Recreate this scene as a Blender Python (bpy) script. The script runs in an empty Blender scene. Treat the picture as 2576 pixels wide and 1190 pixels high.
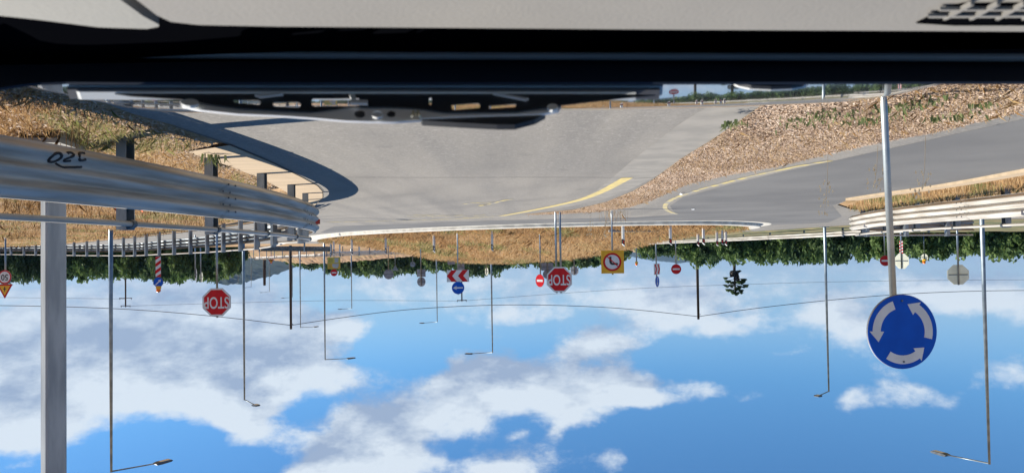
import bpy, math, random
import numpy as np
random.seed(7); rng = np.random.default_rng(7)
sc = bpy.context.scene
col = sc.collection
rad = math.radians

# ------------------------------------------------------------------ camera
CAM_H, FPX = 1.32, 1861.0
PITCH, ROLL = math.atan(45 / 1861), rad(0.9)
Fv = np.array([0, math.cos(PITCH), -math.sin(PITCH)]); Rv = np.array([1., 0, 0]); Uv = np.array([0, math.sin(PITCH), math.cos(PITCH)])
IR = -math.cos(ROLL) * Rv + math.sin(ROLL) * Uv          # picture right (the phone was held upside down)
ID = math.cos(ROLL) * Uv + math.sin(ROLL) * Rv           # picture down
CPOS = np.array([0, 0, CAM_H])
cam_d = bpy.data.cameras.new('camera'); cam = bpy.data.objects.new('camera', cam_d); col.objects.link(cam)
from mathutils import Matrix, Vector
m = Matrix.Identity(4)
for i in range(3):
    m[i][0] = IR[i]; m[i][1] = -ID[i]; m[i][2] = -Fv[i]; m[i][3] = CPOS[i]
cam.matrix_world = m
cam_d.sensor_width = 36; cam_d.lens = 36 * FPX / 2576; cam_d.clip_start = 0.05; cam_d.clip_end = 30000
cam_d.dof.use_dof = True; cam_d.dof.focus_distance = 28; cam_d.dof.aperture_fstop = 9.0
sc.camera = cam

# ------------------------------------------------------------------ world, sun, exposure
SUN_AZ, SUN_EL = rad(72), rad(41)
w = bpy.data.worlds.new('World'); sc.world = w; w.use_nodes = True
nt = w.node_tree; nt.nodes.clear()
def N(t, tree=None, **kw):
    n = (tree or nt).nodes.new(t)
    for k, v in kw.items(): setattr(n, k, v)
    return n
def math_n(op, a, b=None, c=None, tree=None, clamp=False):
    tr = tree or nt; n = N('ShaderNodeMath', tr, operation=op, use_clamp=clamp)
    for i, v in enumerate((a, b, c)):
        if v is None: continue
        if isinstance(v, (int, float)): n.inputs[i].default_value = v
        else: tr.links.new(v, n.inputs[i])
    return n.outputs[0]
def vmath(op, a, b=None, c=None, tree=None, out=0):
    tr = tree or nt; n = N('ShaderNodeVectorMath', tr, operation=op)
    for i, v in enumerate((a, b, c)):
        if v is None: continue
        if isinstance(v, (tuple, list)): n.inputs[i].default_value = v
        else: tr.links.new(v, n.inputs[i])
    return n.outputs[out]
def mixc(f, a, b, tree=None, blend='MIX'):
    tr = tree or nt; n = N('ShaderNodeMix', tr, data_type='RGBA', blend_type=blend)
    for sock, v in ((n.inputs[0], f), (n.inputs[6], a), (n.inputs[7], b)):
        if isinstance(v, (int, float)): sock.default_value = v
        elif isinstance(v, (tuple, list)): sock.default_value = (*v[:3], 1)
        else: tr.links.new(v, sock)
    return n.outputs[2]
def smooth(v, lo, hi, tree=None):
    tr = tree or nt; n = N('ShaderNodeMapRange', tr, interpolation_type='SMOOTHSTEP')
    tr.links.new(v, n.inputs[0]); n.inputs[1].default_value = lo; n.inputs[2].default_value = hi
    return n.outputs[0]
# cloud banks: centre and half size on the 2576 px wide photograph, turned into directions; weight (negative opens a gap)
CLOUDS = [
 (60, 970, 190, 120, .42), (70, 1075, 130, 50, .42), (300, 930, 210, 85, .46), (170, 800, 280, 60, .24), (500, 900, 190, 95, .46), (590, 1040, 85, 62, .46), (690, 965, 120, 62, .44), (845, 955, 105, 36, .42), (500, 780, 240, 45, .22), (760, 865, 90, 70, .34), (690, 790, 140, 45, .22),
 (870, 825, 68, 36, .50), (25, 1172, 50, 12, .3), (850, 1125, 160, 62, .46), (760, 1185, 120, 40, .42), (1110, 1035, 125, 55, .48), (940, 1075, 110, 50, .40), (1030, 1160, 200, 45, .38), (1260, 1172, 100, 28, .30),
 (1350, 955, 250, 66, .50), (1175, 920, 110, 48, .42), (1540, 970, 130, 52, .42), (1430, 1048, 66, 46, .52), (1270, 1005, 100, 45, .44), (1640, 1000, 75, 22, .22),
 (1500, 862, 95, 28, .40), (1270, 790, 120, 42, .34), (1288, 705, 2400, 45, .17), (1750, 785, 130, 52, .38), (1820, 832, 60, 26, .36), (1600, 745, 160, 30, .22), (1960, 885, 75, 14, .26), (2110, 775, 100, 40, .38), (2150, 840, 72, 40, .40),
 (2300, 735, 150, 38, .30), (2480, 765, 110, 42, .32), (2290, 985, 115, 34, .33), (2400, 1030, 80, 36, .33), (2155, 1005, 45, 55, .31), (1790, 975, 62, 26, .30), (1890, 1000, 45, 20, .26), (2510, 930, 55, 30, .26), (2150, 1100, 40, 16, .24), (1540, 1160, 34, 48, .25), (1420, 1105, 22, 22, .20), (1310, 1102, 28, 11, .17),
 (640, 1070, 70, 50, .40), (500, 1000, 120, 50, .30), (380, 1140, 230, 58, -.55), (600, 1172, 110, 36, -.45), (990, 875, 110, 62, -.45), (1080, 880, 90, 70, -.35), (1360, 842, 90, 24, -.25), (1760, 905, 190, 40, -.40), (1950, 1100, 380, 75, -.42), (1700, 1120, 110, 60, -.35), (2010, 935, 120, 34, -.30), (2530, 1110, 120, 80, -.45), (2450, 880, 90, 60, -.25), (1130, 1120, 60, 18, -.2), (800, 1035, 60, 22, -.2), (2300, 1150, 200, 50, -.3),
]
def px_dir(x, y):
    v = Fv * FPX + IR * (x - 1288) + ID * (y - 595); v = v / np.linalg.norm(v); return math.degrees(math.atan2(v[0], v[1])), math.degrees(math.asin(v[2]))
CLOUDS = [(*px_dir(x, y), math.degrees(rx / FPX), math.degrees(ry / FPX), k) for x, y, rx, ry, k in CLOUDS]
tc = N('ShaderNodeTexCoord')
dvec = vmath('NORMALIZE', tc.outputs['Generated'])
g = bpy.data.node_groups.new('cloud_density', 'ShaderNodeTree')
g.interface.new_socket('Vector', in_out='INPUT', socket_type='NodeSocketVector'); g.interface.new_socket('Density', in_out='OUTPUT', socket_type='NodeSocketFloat')
gi = N('NodeGroupInput', g); go = N('NodeGroupOutput', g)
sx = N('ShaderNodeSeparateXYZ', g); g.links.new(gi.outputs[0], sx.inputs[0])
az = math_n('MULTIPLY', math_n('ARCTAN2', sx.outputs[0], sx.outputs[1], tree=g), 180 / math.pi, tree=g)
el = math_n('MULTIPLY', math_n('ARCSINE', sx.outputs[2], tree=g), 180 / math.pi, tree=g)
cx = N('ShaderNodeCombineXYZ', g); g.links.new(az, cx.inputs[0]); g.links.new(el, cx.inputs[1])
# break the outlines of the banks
wn = N('ShaderNodeTexNoise', g); wn.inputs['Scale'].default_value = 9; wn.inputs['Detail'].default_value = 4
wsv = vmath('MULTIPLY', gi.outputs[0], (1, 1, 2.2), tree=g); g.links.new(wsv, wn.inputs['Vector'])
wofs = vmath('MULTIPLY', vmath('SUBTRACT', wn.outputs['Color'], (.5, .5, .5), tree=g), (5.0, 2.6, 0), tree=g)
pos = vmath('ADD', cx.outputs[0], wofs, tree=g)
acc = None
for a, e, wa, we, k in CLOUDS:
    q = vmath('MULTIPLY_ADD', pos, (1 / wa, 1 / we, 0), (-a / wa, -e / we, 0), tree=g)
    r2 = vmath('DOT_PRODUCT', q, q, tree=g, out=1)
    ex = math_n('POWER', 0.367879, r2, tree=g)
    acc = math_n('MULTIPLY', ex, k, tree=g) if acc is None else math_n('MULTIPLY_ADD', ex, k, acc, tree=g)
n1 = N('ShaderNodeTexNoise', g); n1.inputs['Scale'].default_value = 8.5; n1.inputs['Detail'].default_value = 9; n1.inputs['Roughness'].default_value = .56; n1.inputs['Distortion'].default_value = .25
g.links.new(vmath('MULTIPLY', gi.outputs[0], (1, 1, 1.9), tree=g), n1.inputs['Vector'])
n2 = N('ShaderNodeTexNoise', g); n2.inputs['Scale'].default_value = 30; n2.inputs['Detail'].default_value = 7; n2.inputs['Roughness'].default_value = .66
g.links.new(vmath('MULTIPLY', gi.outputs[0], (1, 1, 1.4), tree=g), n2.inputs['Vector'])
g.links.new(math_n('MULTIPLY_ADD', n2.outputs[0], .56, math_n('ADD', math_n('MULTIPLY_ADD', n1.outputs[0], 1.0, -.875, tree=g), acc, tree=g), tree=g), go.inputs[0])
def cloud(v):
    n = N('ShaderNodeGroup'); n.node_tree = g; nt.links.new(v, n.inputs[0]); return n.outputs[0]
d0 = cloud(dvec)
d1 = cloud(vmath('NORMALIZE', vmath('ADD', dvec, (.010, .004, .024))))
cover = math_n('MULTIPLY', smooth(d0, -.07, .31), .97)
sn = N('ShaderNodeTexNoise'); sn.inputs['Scale'].default_value = 15; sn.inputs['Detail'].default_value = 6; sn.inputs['Roughness'].default_value = .6
nt.links.new(vmath('MULTIPLY', dvec, (1, 1, 2.6)), sn.inputs['Vector'])
lit = math_n('MULTIPLY_ADD', math_n('SUBTRACT', d0, d1), 2.0, .72)
lit = math_n('MULTIPLY_ADD', smooth(d0, .14, .6), -.34, lit)
lit = math_n('MULTIPLY_ADD', math_n('SUBTRACT', sn.outputs[0], .5), 1.9, lit, clamp=True)
ccol = mixc(lit, (2.2, 2.8, 3.85), (4.6, 5.1, 5.65))
sky = N('ShaderNodeTexSky', sky_type='NISHITA'); sky.sun_disc = False
sky.sun_elevation = SUN_EL; sky.sun_rotation = SUN_AZ; sky.altitude = 1500; sky.air_density = 1.0; sky.dust_density = .1; sky.ozone_density = 4
hs = N('ShaderNodeHueSaturation'); hs.inputs['Saturation'].default_value = 1.05; hs.inputs['Value'].default_value = 1.0
nt.links.new(sky.outputs[0], hs.inputs['Color'])
zs = N('ShaderNodeSeparateXYZ'); nt.links.new(dvec, zs.inputs[0])
hazef = math_n('MULTIPLY', smooth(zs.outputs[2], .17, -.01), .86)
skyc = mixc(cover, mixc(hazef, mixc(1.0, hs.outputs[0], (.47, .70, .80), blend='MULTIPLY'), (2.45, 3.2, 4.5)), ccol)
bg = N('ShaderNodeBackground'); bg.inputs['Strength'].default_value = .10
nt.links.new(skyc, bg.inputs['Color'])
w.cycles.sampling_method = 'MANUAL'; w.cycles.sample_map_resolution = 256
wo = N('ShaderNodeOutputWorld'); nt.links.new(bg.outputs[0], wo.inputs['Surface'])
sd = bpy.data.lights.new('sun', 'SUN'); sd.energy = 5.0; sd.angle = rad(.5); sd.color = (1, .92, .80)
so = bpy.data.objects.new('sun', sd); col.objects.link(so)
tosun = Vector((math.cos(SUN_EL) * math.sin(SUN_AZ), math.cos(SUN_EL) * math.cos(SUN_AZ), math.sin(SUN_EL)))
so.rotation_euler = tosun.to_track_quat('Z', 'Y').to_euler(); so.location = (30, 10, 40)
sc.view_settings.view_transform = 'Standard'; sc.view_settings.look = 'None'; sc.view_settings.gamma = 1; sc.view_settings.exposure = 0.7
sc.view_settings.use_curve_mapping = False
sc.render.engine = 'CYCLES'; sc.cycles.use_denoising = True; sc.cycles.max_bounces = 8; sc.cycles.transparent_max_bounces = 8
sc.cycles.caustics_reflective = False; sc.cycles.caustics_refractive = False

# ------------------------------------------------------------------ helpers
def ray(x, y): return Fv * FPX + IR * (x - 1288) + ID * (y - 595)
def G(x, y, z=0.0):                       # point at height z seen at (x, y) of the 2576 px wide photograph
    v = ray(x, y); return CPOS + v * ((z - CAM_H) / v[2])
def AT(x, y, Y):                          # point at distance Y
    v = ray(x, y); return CPOS + v * (Y / v[1])
def lin(r, g_, b):
    f = lambda c: ((c / 255 + .055) / 1.055) ** 2.4 if c > 10 else c / 255 / 12.92
    return (f(r), f(g_), f(b))
MATS = {}
def M(name, c1=(.5, .5, .5), c2=None, scale=3, rough=.6, metal=0, bump=0, bscale=None, attr=None, spec=.5, detail=5, stretch=None, coat=0, transl=0):
    if name in MATS: return MATS[name]
    mt = bpy.data.materials.new(name); mt.use_nodes = True; t = mt.node_tree; b = t.nodes['Principled BSDF']
    b.inputs['Roughness'].default_value = rough; b.inputs['Metallic'].default_value = metal; b.inputs['Specular IOR Level'].default_value = spec
    b.inputs['Coat Weight'].default_value = coat; b.inputs['Coat Roughness'].default_value = .02
    if c2 is None: c2 = c1 if isinstance(c1, list) else tuple(v * .86 for v in c1)
    tcn = N('ShaderNodeTexCoord', t); vec = tcn.outputs['Object']
    if stretch: vec = vmath('MULTIPLY', vec, stretch, tree=t)
    nz = N('ShaderNodeTexNoise', t); nz.inputs['Scale'].default_value = scale; nz.inputs['Detail'].default_value = detail
    t.links.new(vec, nz.inputs['Vector'])
    f = smooth(nz.outputs[0], .34, .66, tree=t)
    if attr:
        at = N('ShaderNodeAttribute', t); at.attribute_name = attr
        f = at.outputs['Fac']
    if isinstance(c1, list):
        cr = N('ShaderNodeValToRGB', t); els = cr.color_ramp.elements
        while len(els) < len(c1): els.new(.5)
        for i, c in enumerate(c1): els[i].position = i / (len(c1) - 1); els[i].color = (*c, 1)
        t.links.new(f, cr.inputs[0]); c = cr.outputs[0]
    else: c = mixc(f, c1, c2, tree=t)
    t.links.new(c, b.inputs['Base Color'])
    if transl:
        tb = N('ShaderNodeBsdfTranslucent', t); t.links.new(c, tb.inputs[0]); mx = N('ShaderNodeMixShader', t); mx.inputs[0].default_value = transl
        t.links.new(b.outputs[0], mx.inputs[1]); t.links.new(tb.outputs[0], mx.inputs[2]); t.links.new(mx.outputs[0], t.nodes['Material Output'].inputs['Surface'])
    if bump:
        bn = N('ShaderNodeTexNoise', t); bn.inputs['Scale'].default_value = bscale or scale * 4; bn.inputs['Detail'].default_value = 4
        t.links.new(vec, bn.inputs['Vector'])
        bp = N('ShaderNodeBump', t); bp.inputs['Strength'].default_value = bump; bp.inputs['Distance'].default_value = .01
        t.links.new(bn.outputs[0], bp.inputs['Height']); t.links.new(bp.outputs[0], b.inputs['Normal'])
    MATS[name] = mt; return mt
def tag(o, label=None, cat=None, group=None, kind=None):
    for k, v in (('label', label), ('category', cat), ('group', group), ('kind', kind)):
        if v: o[k] = v
    return o
def empty(name, loc, rz=0, label=None, cat=None, group=None):
    o = bpy.data.objects.new(name, None); col.objects.link(o); o.location = tuple(float(v) for v in loc); o.rotation_euler = (0, 0, rz); o.empty_display_size = .2
    return tag(o, label, cat, group)
def mesh(name, V, Fc, mat, parent=None, smoothf=False, attr=None):
    me = bpy.data.meshes.new(name); me.from_pydata([tuple(map(float, v)) for v in V], [], Fc)
    if attr is not None:
        a = me.attributes.new('tone', 'FLOAT', 'POINT'); a.data.foreach_set('value', np.asarray(attr, dtype=np.float32))
    if smoothf: me.shade_smooth()
    me.materials.append(mat); me.update()
    o = bpy.data.objects.new(name, me); col.objects.link(o)
    if parent is not None: o.parent = parent
    return o
def npmesh(name, V, idx, k, mat, parent=None, attr=None):     # big meshes: V (n,3), idx (m,k)
    me = bpy.data.meshes.new(name); V = np.asarray(V, np.float32); idx = np.asarray(idx, np.int32); mF = len(idx)
    me.vertices.add(len(V)); me.vertices.foreach_set('co', V.ravel())
    me.loops.add(mF * k); me.loops.foreach_set('vertex_index', idx.ravel())
    me.polygons.add(mF); me.polygons.foreach_set('loop_start', np.arange(0, mF * k, k, dtype=np.int32)); me.polygons.foreach_set('loop_total', np.full(mF, k, np.int32))
    if attr is not None:
        a = me.attributes.new('tone', 'FLOAT', 'POINT'); a.data.foreach_set('value', np.asarray(attr, np.float32))
    me.update(calc_edges=True); me.materials.append(mat)
    o = bpy.data.objects.new(name, me); col.objects.link(o)
    if parent is not None: o.parent = parent
    return o
def join(*ps):
    V, Fc = [], []
    for v, f in ps:
        b = len(V); V += list(v); Fc += [tuple(i + b for i in q) for q in f]
    return V, Fc
def box(c, s, rz=0):
    V = []; cs, sn = math.cos(rz), math.sin(rz)
    for dz in (-.5, .5):
        for dx, dy in ((-.5, -.5), (.5, -.5), (.5, .5), (-.5, .5)):
            x, y = dx * s[0], dy * s[1]; V.append((c[0] + x * cs - y * sn, c[1] + x * sn + y * cs, c[2] + dz * s[2]))
    return V, [(0, 3, 2, 1), (4, 5, 6, 7), (0, 1, 5, 4), (1, 2, 6, 5), (2, 3, 7, 6), (3, 0, 4, 7)]
def tube(P, R, n=10, cap=True):
    P = [np.asarray(p, float) for p in P]; V, Fc = [], []
    if isinstance(R, (int, float)): R = [R] * len(P)
    for i, p in enumerate(P):
        t = P[min(i + 1, len(P) - 1)] - P[max(i - 1, 0)]; t = t / (np.linalg.norm(t) + 1e-9)
        a = np.cross(t, [0, 0, 1] if abs(t[2]) < .9 else [0, 1, 0]); a /= np.linalg.norm(a); b = np.cross(t, a)
        for k in range(n):
            q = 2 * math.pi * k / n; V.append(tuple(p + R[i] * (a * math.cos(q) + b * math.sin(q))))
    for i in range(len(P) - 1):
        for k in range(n): Fc.append((i * n + k, i * n + (k + 1) % n, (i + 1) * n + (k + 1) % n, (i + 1) * n + k))
    if cap: Fc += [tuple(range(n)), tuple(reversed(range((len(P) - 1) * n, len(P) * n)))]
    return V, Fc
def prism(pts, y0, y1):                   # outline in the local XZ plane, thickness along Y
    n = len(pts); V = [(x, y0, z) for x, z in pts] + [(x, y1, z) for x, z in pts]
    return V, [tuple(range(n)), tuple(reversed(range(n, 2 * n)))] + [(i, i + n, (i + 1) % n + n, (i + 1) % n) for i in range(n)]
def circ(r, cx=0, cz=0, n=40, a0=0): return [(cx + r * math.cos(a0 + 2 * math.pi * i / n), cz + r * math.sin(a0 + 2 * math.pi * i / n)) for i in range(n)]
def ring(r0, r1, cx, cz, y0, y1, n=40):
    A, B = circ(r0, cx, cz, n), circ(r1, cx, cz, n); V = [(x, y0, z) for x, z in A + B] + [(x, y1, z) for x, z in A + B]; Fc = []
    for i in range(n):
        j = (i + 1) % n; Fc += [(i, j, n + j, n + i), (2 * n + i, 3 * n + i, 3 * n + j, 2 * n + j), (n + i, n + j, 3 * n + j, 3 * n + i), (i, 2 * n + i, 2 * n + j, j)]
    return V, Fc
def text_mesh(name, s, size, cx, cz, y, mat, parent, sxc=1.0, th=.003, rot=0):
    cu = bpy.data.curves.new('txt', 'FONT'); cu.body = s; cu.size = size; cu.align_x = 'CENTER'; cu.align_y = 'CENTER'; cu.extrude = th; cu.offset = size * .012
    o = bpy.data.objects.new('txt', cu); col.objects.link(o); bpy.context.view_layer.update()
    me = bpy.data.meshes.new_from_object(o.evaluated_get(bpy.context.evaluated_depsgraph_get())); bpy.data.objects.remove(o)
    for v in me.vertices:
        x, z, d = v.co.x * sxc, v.co.y, v.co.z
        v.co = (cx + x, y - d, cz + z)
    me.materials.clear(); me.materials.append(mat); me.name = name
    o = bpy.data.objects.new(name, me); col.objects.link(o); o.parent = parent
    return o
def inpoly(P, x, y):
    r = np.zeros(len(x), bool); n = len(P); j = n - 1
    for i in range(n):
        xi, yi = P[i][0], P[i][1]; xj, yj = P[j][0], P[j][1]
        c = ((yi > y) != (yj > y)) & (x < (xj - xi) * (y - yi) / (yj - yi + 1e-12) + xi); r ^= c; j = i
    return r
def chaikin(P, k=2, closed=False):
    P = [np.asarray(p, float) for p in P]
    for _ in range(k):
        Q = [] if closed else [P[0]]
        for i in range(len(P) if closed else len(P) - 1):
            a, b = P[i], P[(i + 1) % len(P)]; Q += [a * .75 + b * .25, a * .25 + b * .75]
        if not closed: Q.append(P[-1])
        P = Q
    return P
def resample(P, step):
    P = np.asarray(P, float); s = np.r_[0, np.cumsum(np.linalg.norm(np.diff(P, axis=0), axis=1))]
    n = max(2, int(round(s[-1] / step)) + 1); t = np.linspace(0, s[-1], n)
    return np.stack([np.interp(t, s, P[:, k]) for k in range(P.shape[1])], 1)
def ribbon(P, w, z):                       # flat strip of width w along P
    P = np.asarray(P, float)[:, :2]; t = np.gradient(P, axis=0); t /= np.linalg.norm(t, axis=1)[:, None] + 1e-9; nrm = np.stack([-t[:, 1], t[:, 0]], 1)
    W = np.asarray(w, float).reshape(-1, 1) if not np.isscalar(w) else w
    A, B = P + nrm * W / 2, P - nrm * W / 2; n = len(P)
    return [(a[0], a[1], z) for a in A] + [(b[0], b[1], z) for b in B], [(i, n + i, n + i + 1, i + 1) for i in range(n - 1)]
def ordinal(i): return ['first', 'second', 'third', 'fourth', 'fifth', 'sixth', 'seventh', 'eighth', 'ninth', 'tenth', 'eleventh', 'twelfth', 'thirteenth', 'fourteenth', 'fifteenth'][i]

# ------------------------------------------------------------------ materials
GALV = M('galvanised_steel', lin(150, 160, 168), lin(112, 122, 132), 5, .42, .75, .1, 40, stretch=(1, 1, .35))
BEAM = M('rail_steel', (.53, .51, .47), (.33, .305, .265), 4, .55, .0, .05, 30, stretch=(.22, .22, 4), detail=8)
STEELD = M('weathered_steel', lin(120, 128, 134), lin(84, 92, 98), 6, .5, .6, .1, 30)
WHITE = M('white_paint', (.78, .78, .76), (.66, .66, .63), 8, .45)
SIGNW = M('sign_white', (.72, .74, .75), (.64, .66, .67), 6, .4)
RED = M('sign_red', lin(205, 24, 32), lin(185, 20, 28), 7, .4, spec=.25)
BLUE = M('sign_blue', lin(3, 88, 200), lin(2, 80, 188), 5, .4, spec=.2)
YEL = M('sign_yellow', lin(235, 180, 30), lin(222, 166, 26), 6, .45)
BLACK = M('black_print', (.012, .012, .014), (.02, .02, .02), 6, .5)
SBACK = M('sign_back_grey', lin(150, 152, 158), lin(128, 130, 138), 5, .55, .3)
PALEBACK = M('pale_sign_back', lin(246, 246, 232), lin(236, 236, 222), 4, .5, transl=.5)
ORANGE = M('amber_lens', lin(255, 130, 20), lin(240, 105, 10), 12, .15)
REDREF = M('red_reflector', lin(210, 30, 24), lin(180, 20, 18), 30, .2)
WOODP = M('tarred_wood', lin(70, 56, 46), lin(40, 33, 28), 10, .85, 0, .4, 40, stretch=(1, 1, .1))
CABLE = M('cable_black', (.03, .03, .035), (.04, .04, .045), 5, .6)
KERB = M('kerb_concrete', (.66, .63, .56), (.50, .47, .41), 2.5, .85, 0, .25, 30)
CONC = M('old_concrete', (.34, .33, .30), (.24, .23, .21), 3, .9, 0, .3, 20)
YLINE = M('yellow_road_paint', lin(212, 190, 118), lin(186, 170, 122), 5, .75, 0, .1, 60, detail=9)
YWORN = M('worn_yellow_paint', [lin(200, 182, 118), lin(190, 174, 120), lin(156, 150, 138), lin(140, 138, 132)], None, 3.2, .8, 0, .1, 60, detail=10)

# asphalt: aged grey with aggregate, dusty blotches and faint lanes worn darker by tyres
def asphalt():
    mt = bpy.data.materials.new('asphalt'); mt.use_nodes = True; t = mt.node_tree; b = t.nodes['Principled BSDF']
    tcn = N('ShaderNodeTexCoord', t); v = tcn.outputs['Object']
    def nz(sc_, det=4, st=None):
        n = N('ShaderNodeTexNoise', t); n.inputs['Scale'].default_value = sc_; n.inputs['Detail'].default_value = det
        t.links.new(vmath('MULTIPLY', v, st, tree=t) if st else v, n.inputs['Vector']); return n.outputs[0]
    c = mixc(smooth(nz(.16, 5), .35, .65, tree=t), (.262, .241, .210), (.214, .199, .177), tree=t)
    c = mixc(math_n('MULTIPLY', smooth(nz(.9, 6, (1.6, .25, 1)), .5, .72, tree=t), .35, tree=t), c, (.29, .27, .24), tree=t)
    c = mixc(math_n('MULTIPLY', smooth(nz(.55, 6, (2.2, .14, 1)), .42, .68, tree=t), .62, tree=t), c, (.158, .15, .14), tree=t)
    c = mixc(math_n('MULTIPLY', smooth(nz(11, 6), .5, .7, tree=t), .4, tree=t), c, (.34, .32, .29), tree=t)
    c = mixc(math_n('MULTIPLY', smooth(nz(34, 3), .55, .72, tree=t), .6, tree=t), c, (.40, .38, .345), tree=t)
    c = mixc(math_n('MULTIPLY', smooth(nz(27, 3), .56, .72, tree=t), .6, tree=t), c, (.105, .10, .095), tree=t)
    wob = math_n('MULTIPLY_ADD', nz(.25, 3), 1.6, -.8, tree=t); rdist = math_n('ADD', vmath('DISTANCE', v, (14, 8, 0), tree=t, out=1), wob, tree=t); tr = None
    for rr in (12.3, 14.0, 16.0, 17.6):                                  # tyre-polished tracks bending into the exit
        q_ = math_n('MULTIPLY', math_n('SUBTRACT', rdist, rr, tree=t), 2.4, tree=t); e_ = math_n('POWER', .3679, math_n('MULTIPLY', q_, q_, tree=t), tree=t); tr = e_ if tr is None else math_n('ADD', tr, e_, tree=t)
    c = mixc(math_n('MULTIPLY', math_n('MULTIPLY', tr, smooth(nz(.35, 4), .3, .7, tree=t), tree=t), .55, tree=t), c, (.15, .142, .132), tree=t)
    c = mixc(math_n('MULTIPLY', smooth(nz(1.6, 7), .62, .74, tree=t), .45, tree=t), c, (.13, .124, .116), tree=t)
    t.links.new(c, b.inputs['Base Color']); b.inputs['Roughness'].default_value = .82; b.inputs['Specular IOR Level'].default_value = .35
    bp = N('ShaderNodeBump', t); bp.inputs['Strength'].default_value = .35; bp.inputs['Distance'].default_value = .006; t.links.new(nz(110, 3), bp.inputs['Height']); t.links.new(bp.outputs[0], b.inputs['Normal'])
    return mt
ASPH = asphalt()
DASPH = M('newer_asphalt', (.165, .16, .152), (.125, .122, .118), .35, .8, 0, .3, 110, detail=8)
def field(name, cols, sc_=(.05, .5, 5), bump=.6):
    mt = bpy.data.materials.new(name); mt.use_nodes = True; t = mt.node_tree; b = t.nodes['Principled BSDF']; b.inputs['Roughness'].default_value = .95; b.inputs['Specular IOR Level'].default_value = .15
    tcn = N('ShaderNodeTexCoord', t); outs = []
    for s in sc_:
        n = N('ShaderNodeTexNoise', t); n.inputs['Scale'].default_value = s; n.inputs['Detail'].default_value = 6; n.inputs['Roughness'].default_value = .62; t.links.new(tcn.outputs['Object'], n.inputs['Vector']); outs.append(n.outputs[0])
    c = mixc(smooth(outs[0], .4, .6, tree=t), cols[0], cols[1], tree=t)
    c = mixc(smooth(outs[1], .48, .66, tree=t), c, cols[2], tree=t)
    c = mixc(math_n('MULTIPLY', smooth(outs[2], .45, .7, tree=t), .7, tree=t), c, cols[3], tree=t)
    t.links.new(c, b.inputs['Base Color'])
    bp = N('ShaderNodeBump', t); bp.inputs['Strength'].default_value = bump; bp.inputs['Distance'].default_value = .05; t.links.new(outs[2], bp.inputs['Height']); t.links.new(bp.outputs[0], b.inputs['Normal'])
    return mt
DRYF = field('dry_field', [(.36, .22, .115), (.43, .285, .155), (.24, .16, .075), (.50, .36, .21)], (.06, .6, 9))
MOUNDM = field('dry_mound_soil', [(.36, .205, .105), (.42, .27, .145), (.27, .21, .09), (.48, .34, .19)], (.12, .7, 7))
DIRT = field('bare_dirt', [(.36, .22, .13), (.40, .27, .17), (.30, .22, .11), (.45, .34, .22)], (.04, .3, 3))
SAND = M('sandy_slab', (.50, .385, .26), (.42, .325, .215), 2.2, .9, 0, .35, 30, stretch=(.4, 2.5, 1))

# ------------------------------------------------------------------ ground and roads
S = 9000
mesh('ground', [(-S, -3000, -.03), (S, -3000, -.03), (S, 12000, -.03), (-S, 12000, -.03)], [(0, 1, 2, 3)], DRYF)['kind'] = 'structure'
ROAD = [(3.4, -12), (3.37, 5.5), (3.41, 6.6), (3.3, 7.3), (3.22, 8.5), (3.27, 10.2), (3.4, 12.1), (3.54, 13.6), (3.75, 14.7), (4.12, 16.2), (5.16, 19.3), (7.4, 24.2), (10.3, 28.6), (14.5, 34.2), (20.5, 41.5), (37, 60), (70, 95),
        (64, 101), (34, 70), (26, 64), (20, 70), (11, 78), (-3, 79), (-13, 74), (-17.5, 62), (-19, 50), (-19.5, 43), (-26, 41.5), (-45, 42), (-80, 48), (-80, 38), (-45, 33.5), (-24, 30.5), (-15, 27.5), (-11.3, 24.6), (-9.7, 22), (-8.9, 19.4), (-8.95, 17.5), (-9.1, 16.3), (-9.15, 14.7), (-8.9, 12.6), (-8.5, 8), (-8, -12)]
ro = mesh('road', [(x, y, 0) for x, y in ROAD], [tuple(range(len(ROAD)))], ASPH); ro['kind'] = 'structure'
slab = [(2.9, 0)] * 0 + [(3.24, 8.5), (3.29, 10.24), (3.42, 12.06), (3.56, 13.58), (3.77, 14.74), (4.14, 16.2), (5.2, 19.35), (5.5, 18.6), (4.85, 17.1), (4.4, 14.2), (4.12, 12.3), (3.98, 10.3), (3.95, 8.98)]
so_ = mesh('sandy_path', [(x, y, .012) for x, y in slab], [tuple(range(len(slab)))], SAND); so_['kind'] = 'structure'
def marking(name, pts, wid, z=.006, mat=YLINE):
    o = mesh(name, *ribbon(chaikin(pts, 2), wid, z), mat, ro); return o
P2 = lambda L, z=0: [G(x, y, z)[:2] for x, y in L]
da = [tuple(G(x, y, .002)) for x, y in [(2620, 290), (2331, 354), (2095, 406), (1968, 433), (1837, 464), (1718, 497), (1685, 518), (1700, 540), (1600, 547), (1400, 551), (1100, 559), (840, 570), (805, 585), (835, 589), (900, 581), (1100, 571.5), (1300, 564.5), (1500, 559.5), (1700, 556), (1800, 556), (1880, 561), (1915, 566), (2000, 564), (2083, 560), (2118, 545), (2095, 518), (2130, 504), (2227, 491), (2314, 479), (2430, 461), (2620, 428)]]
mesh('newer_surfacing', da, [tuple(range(len(da)))], DASPH, ro)
marking('edge_line', P2([(1578, 447), (1515, 482), (1464, 502), (1404, 516), (1330, 531), (1263, 543)]), .2)
marking('yield_line', P2([(1263, 543), (1124, 552), (1008, 555), (821, 559)]), .2, mat=YWORN)
marking('edge_line', P2([(1703, 539), (1672, 528), (1674, 510), (1720, 488), (1837, 456), (1968, 425), (2088, 404)]), .13, mat=YWORN)
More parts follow.
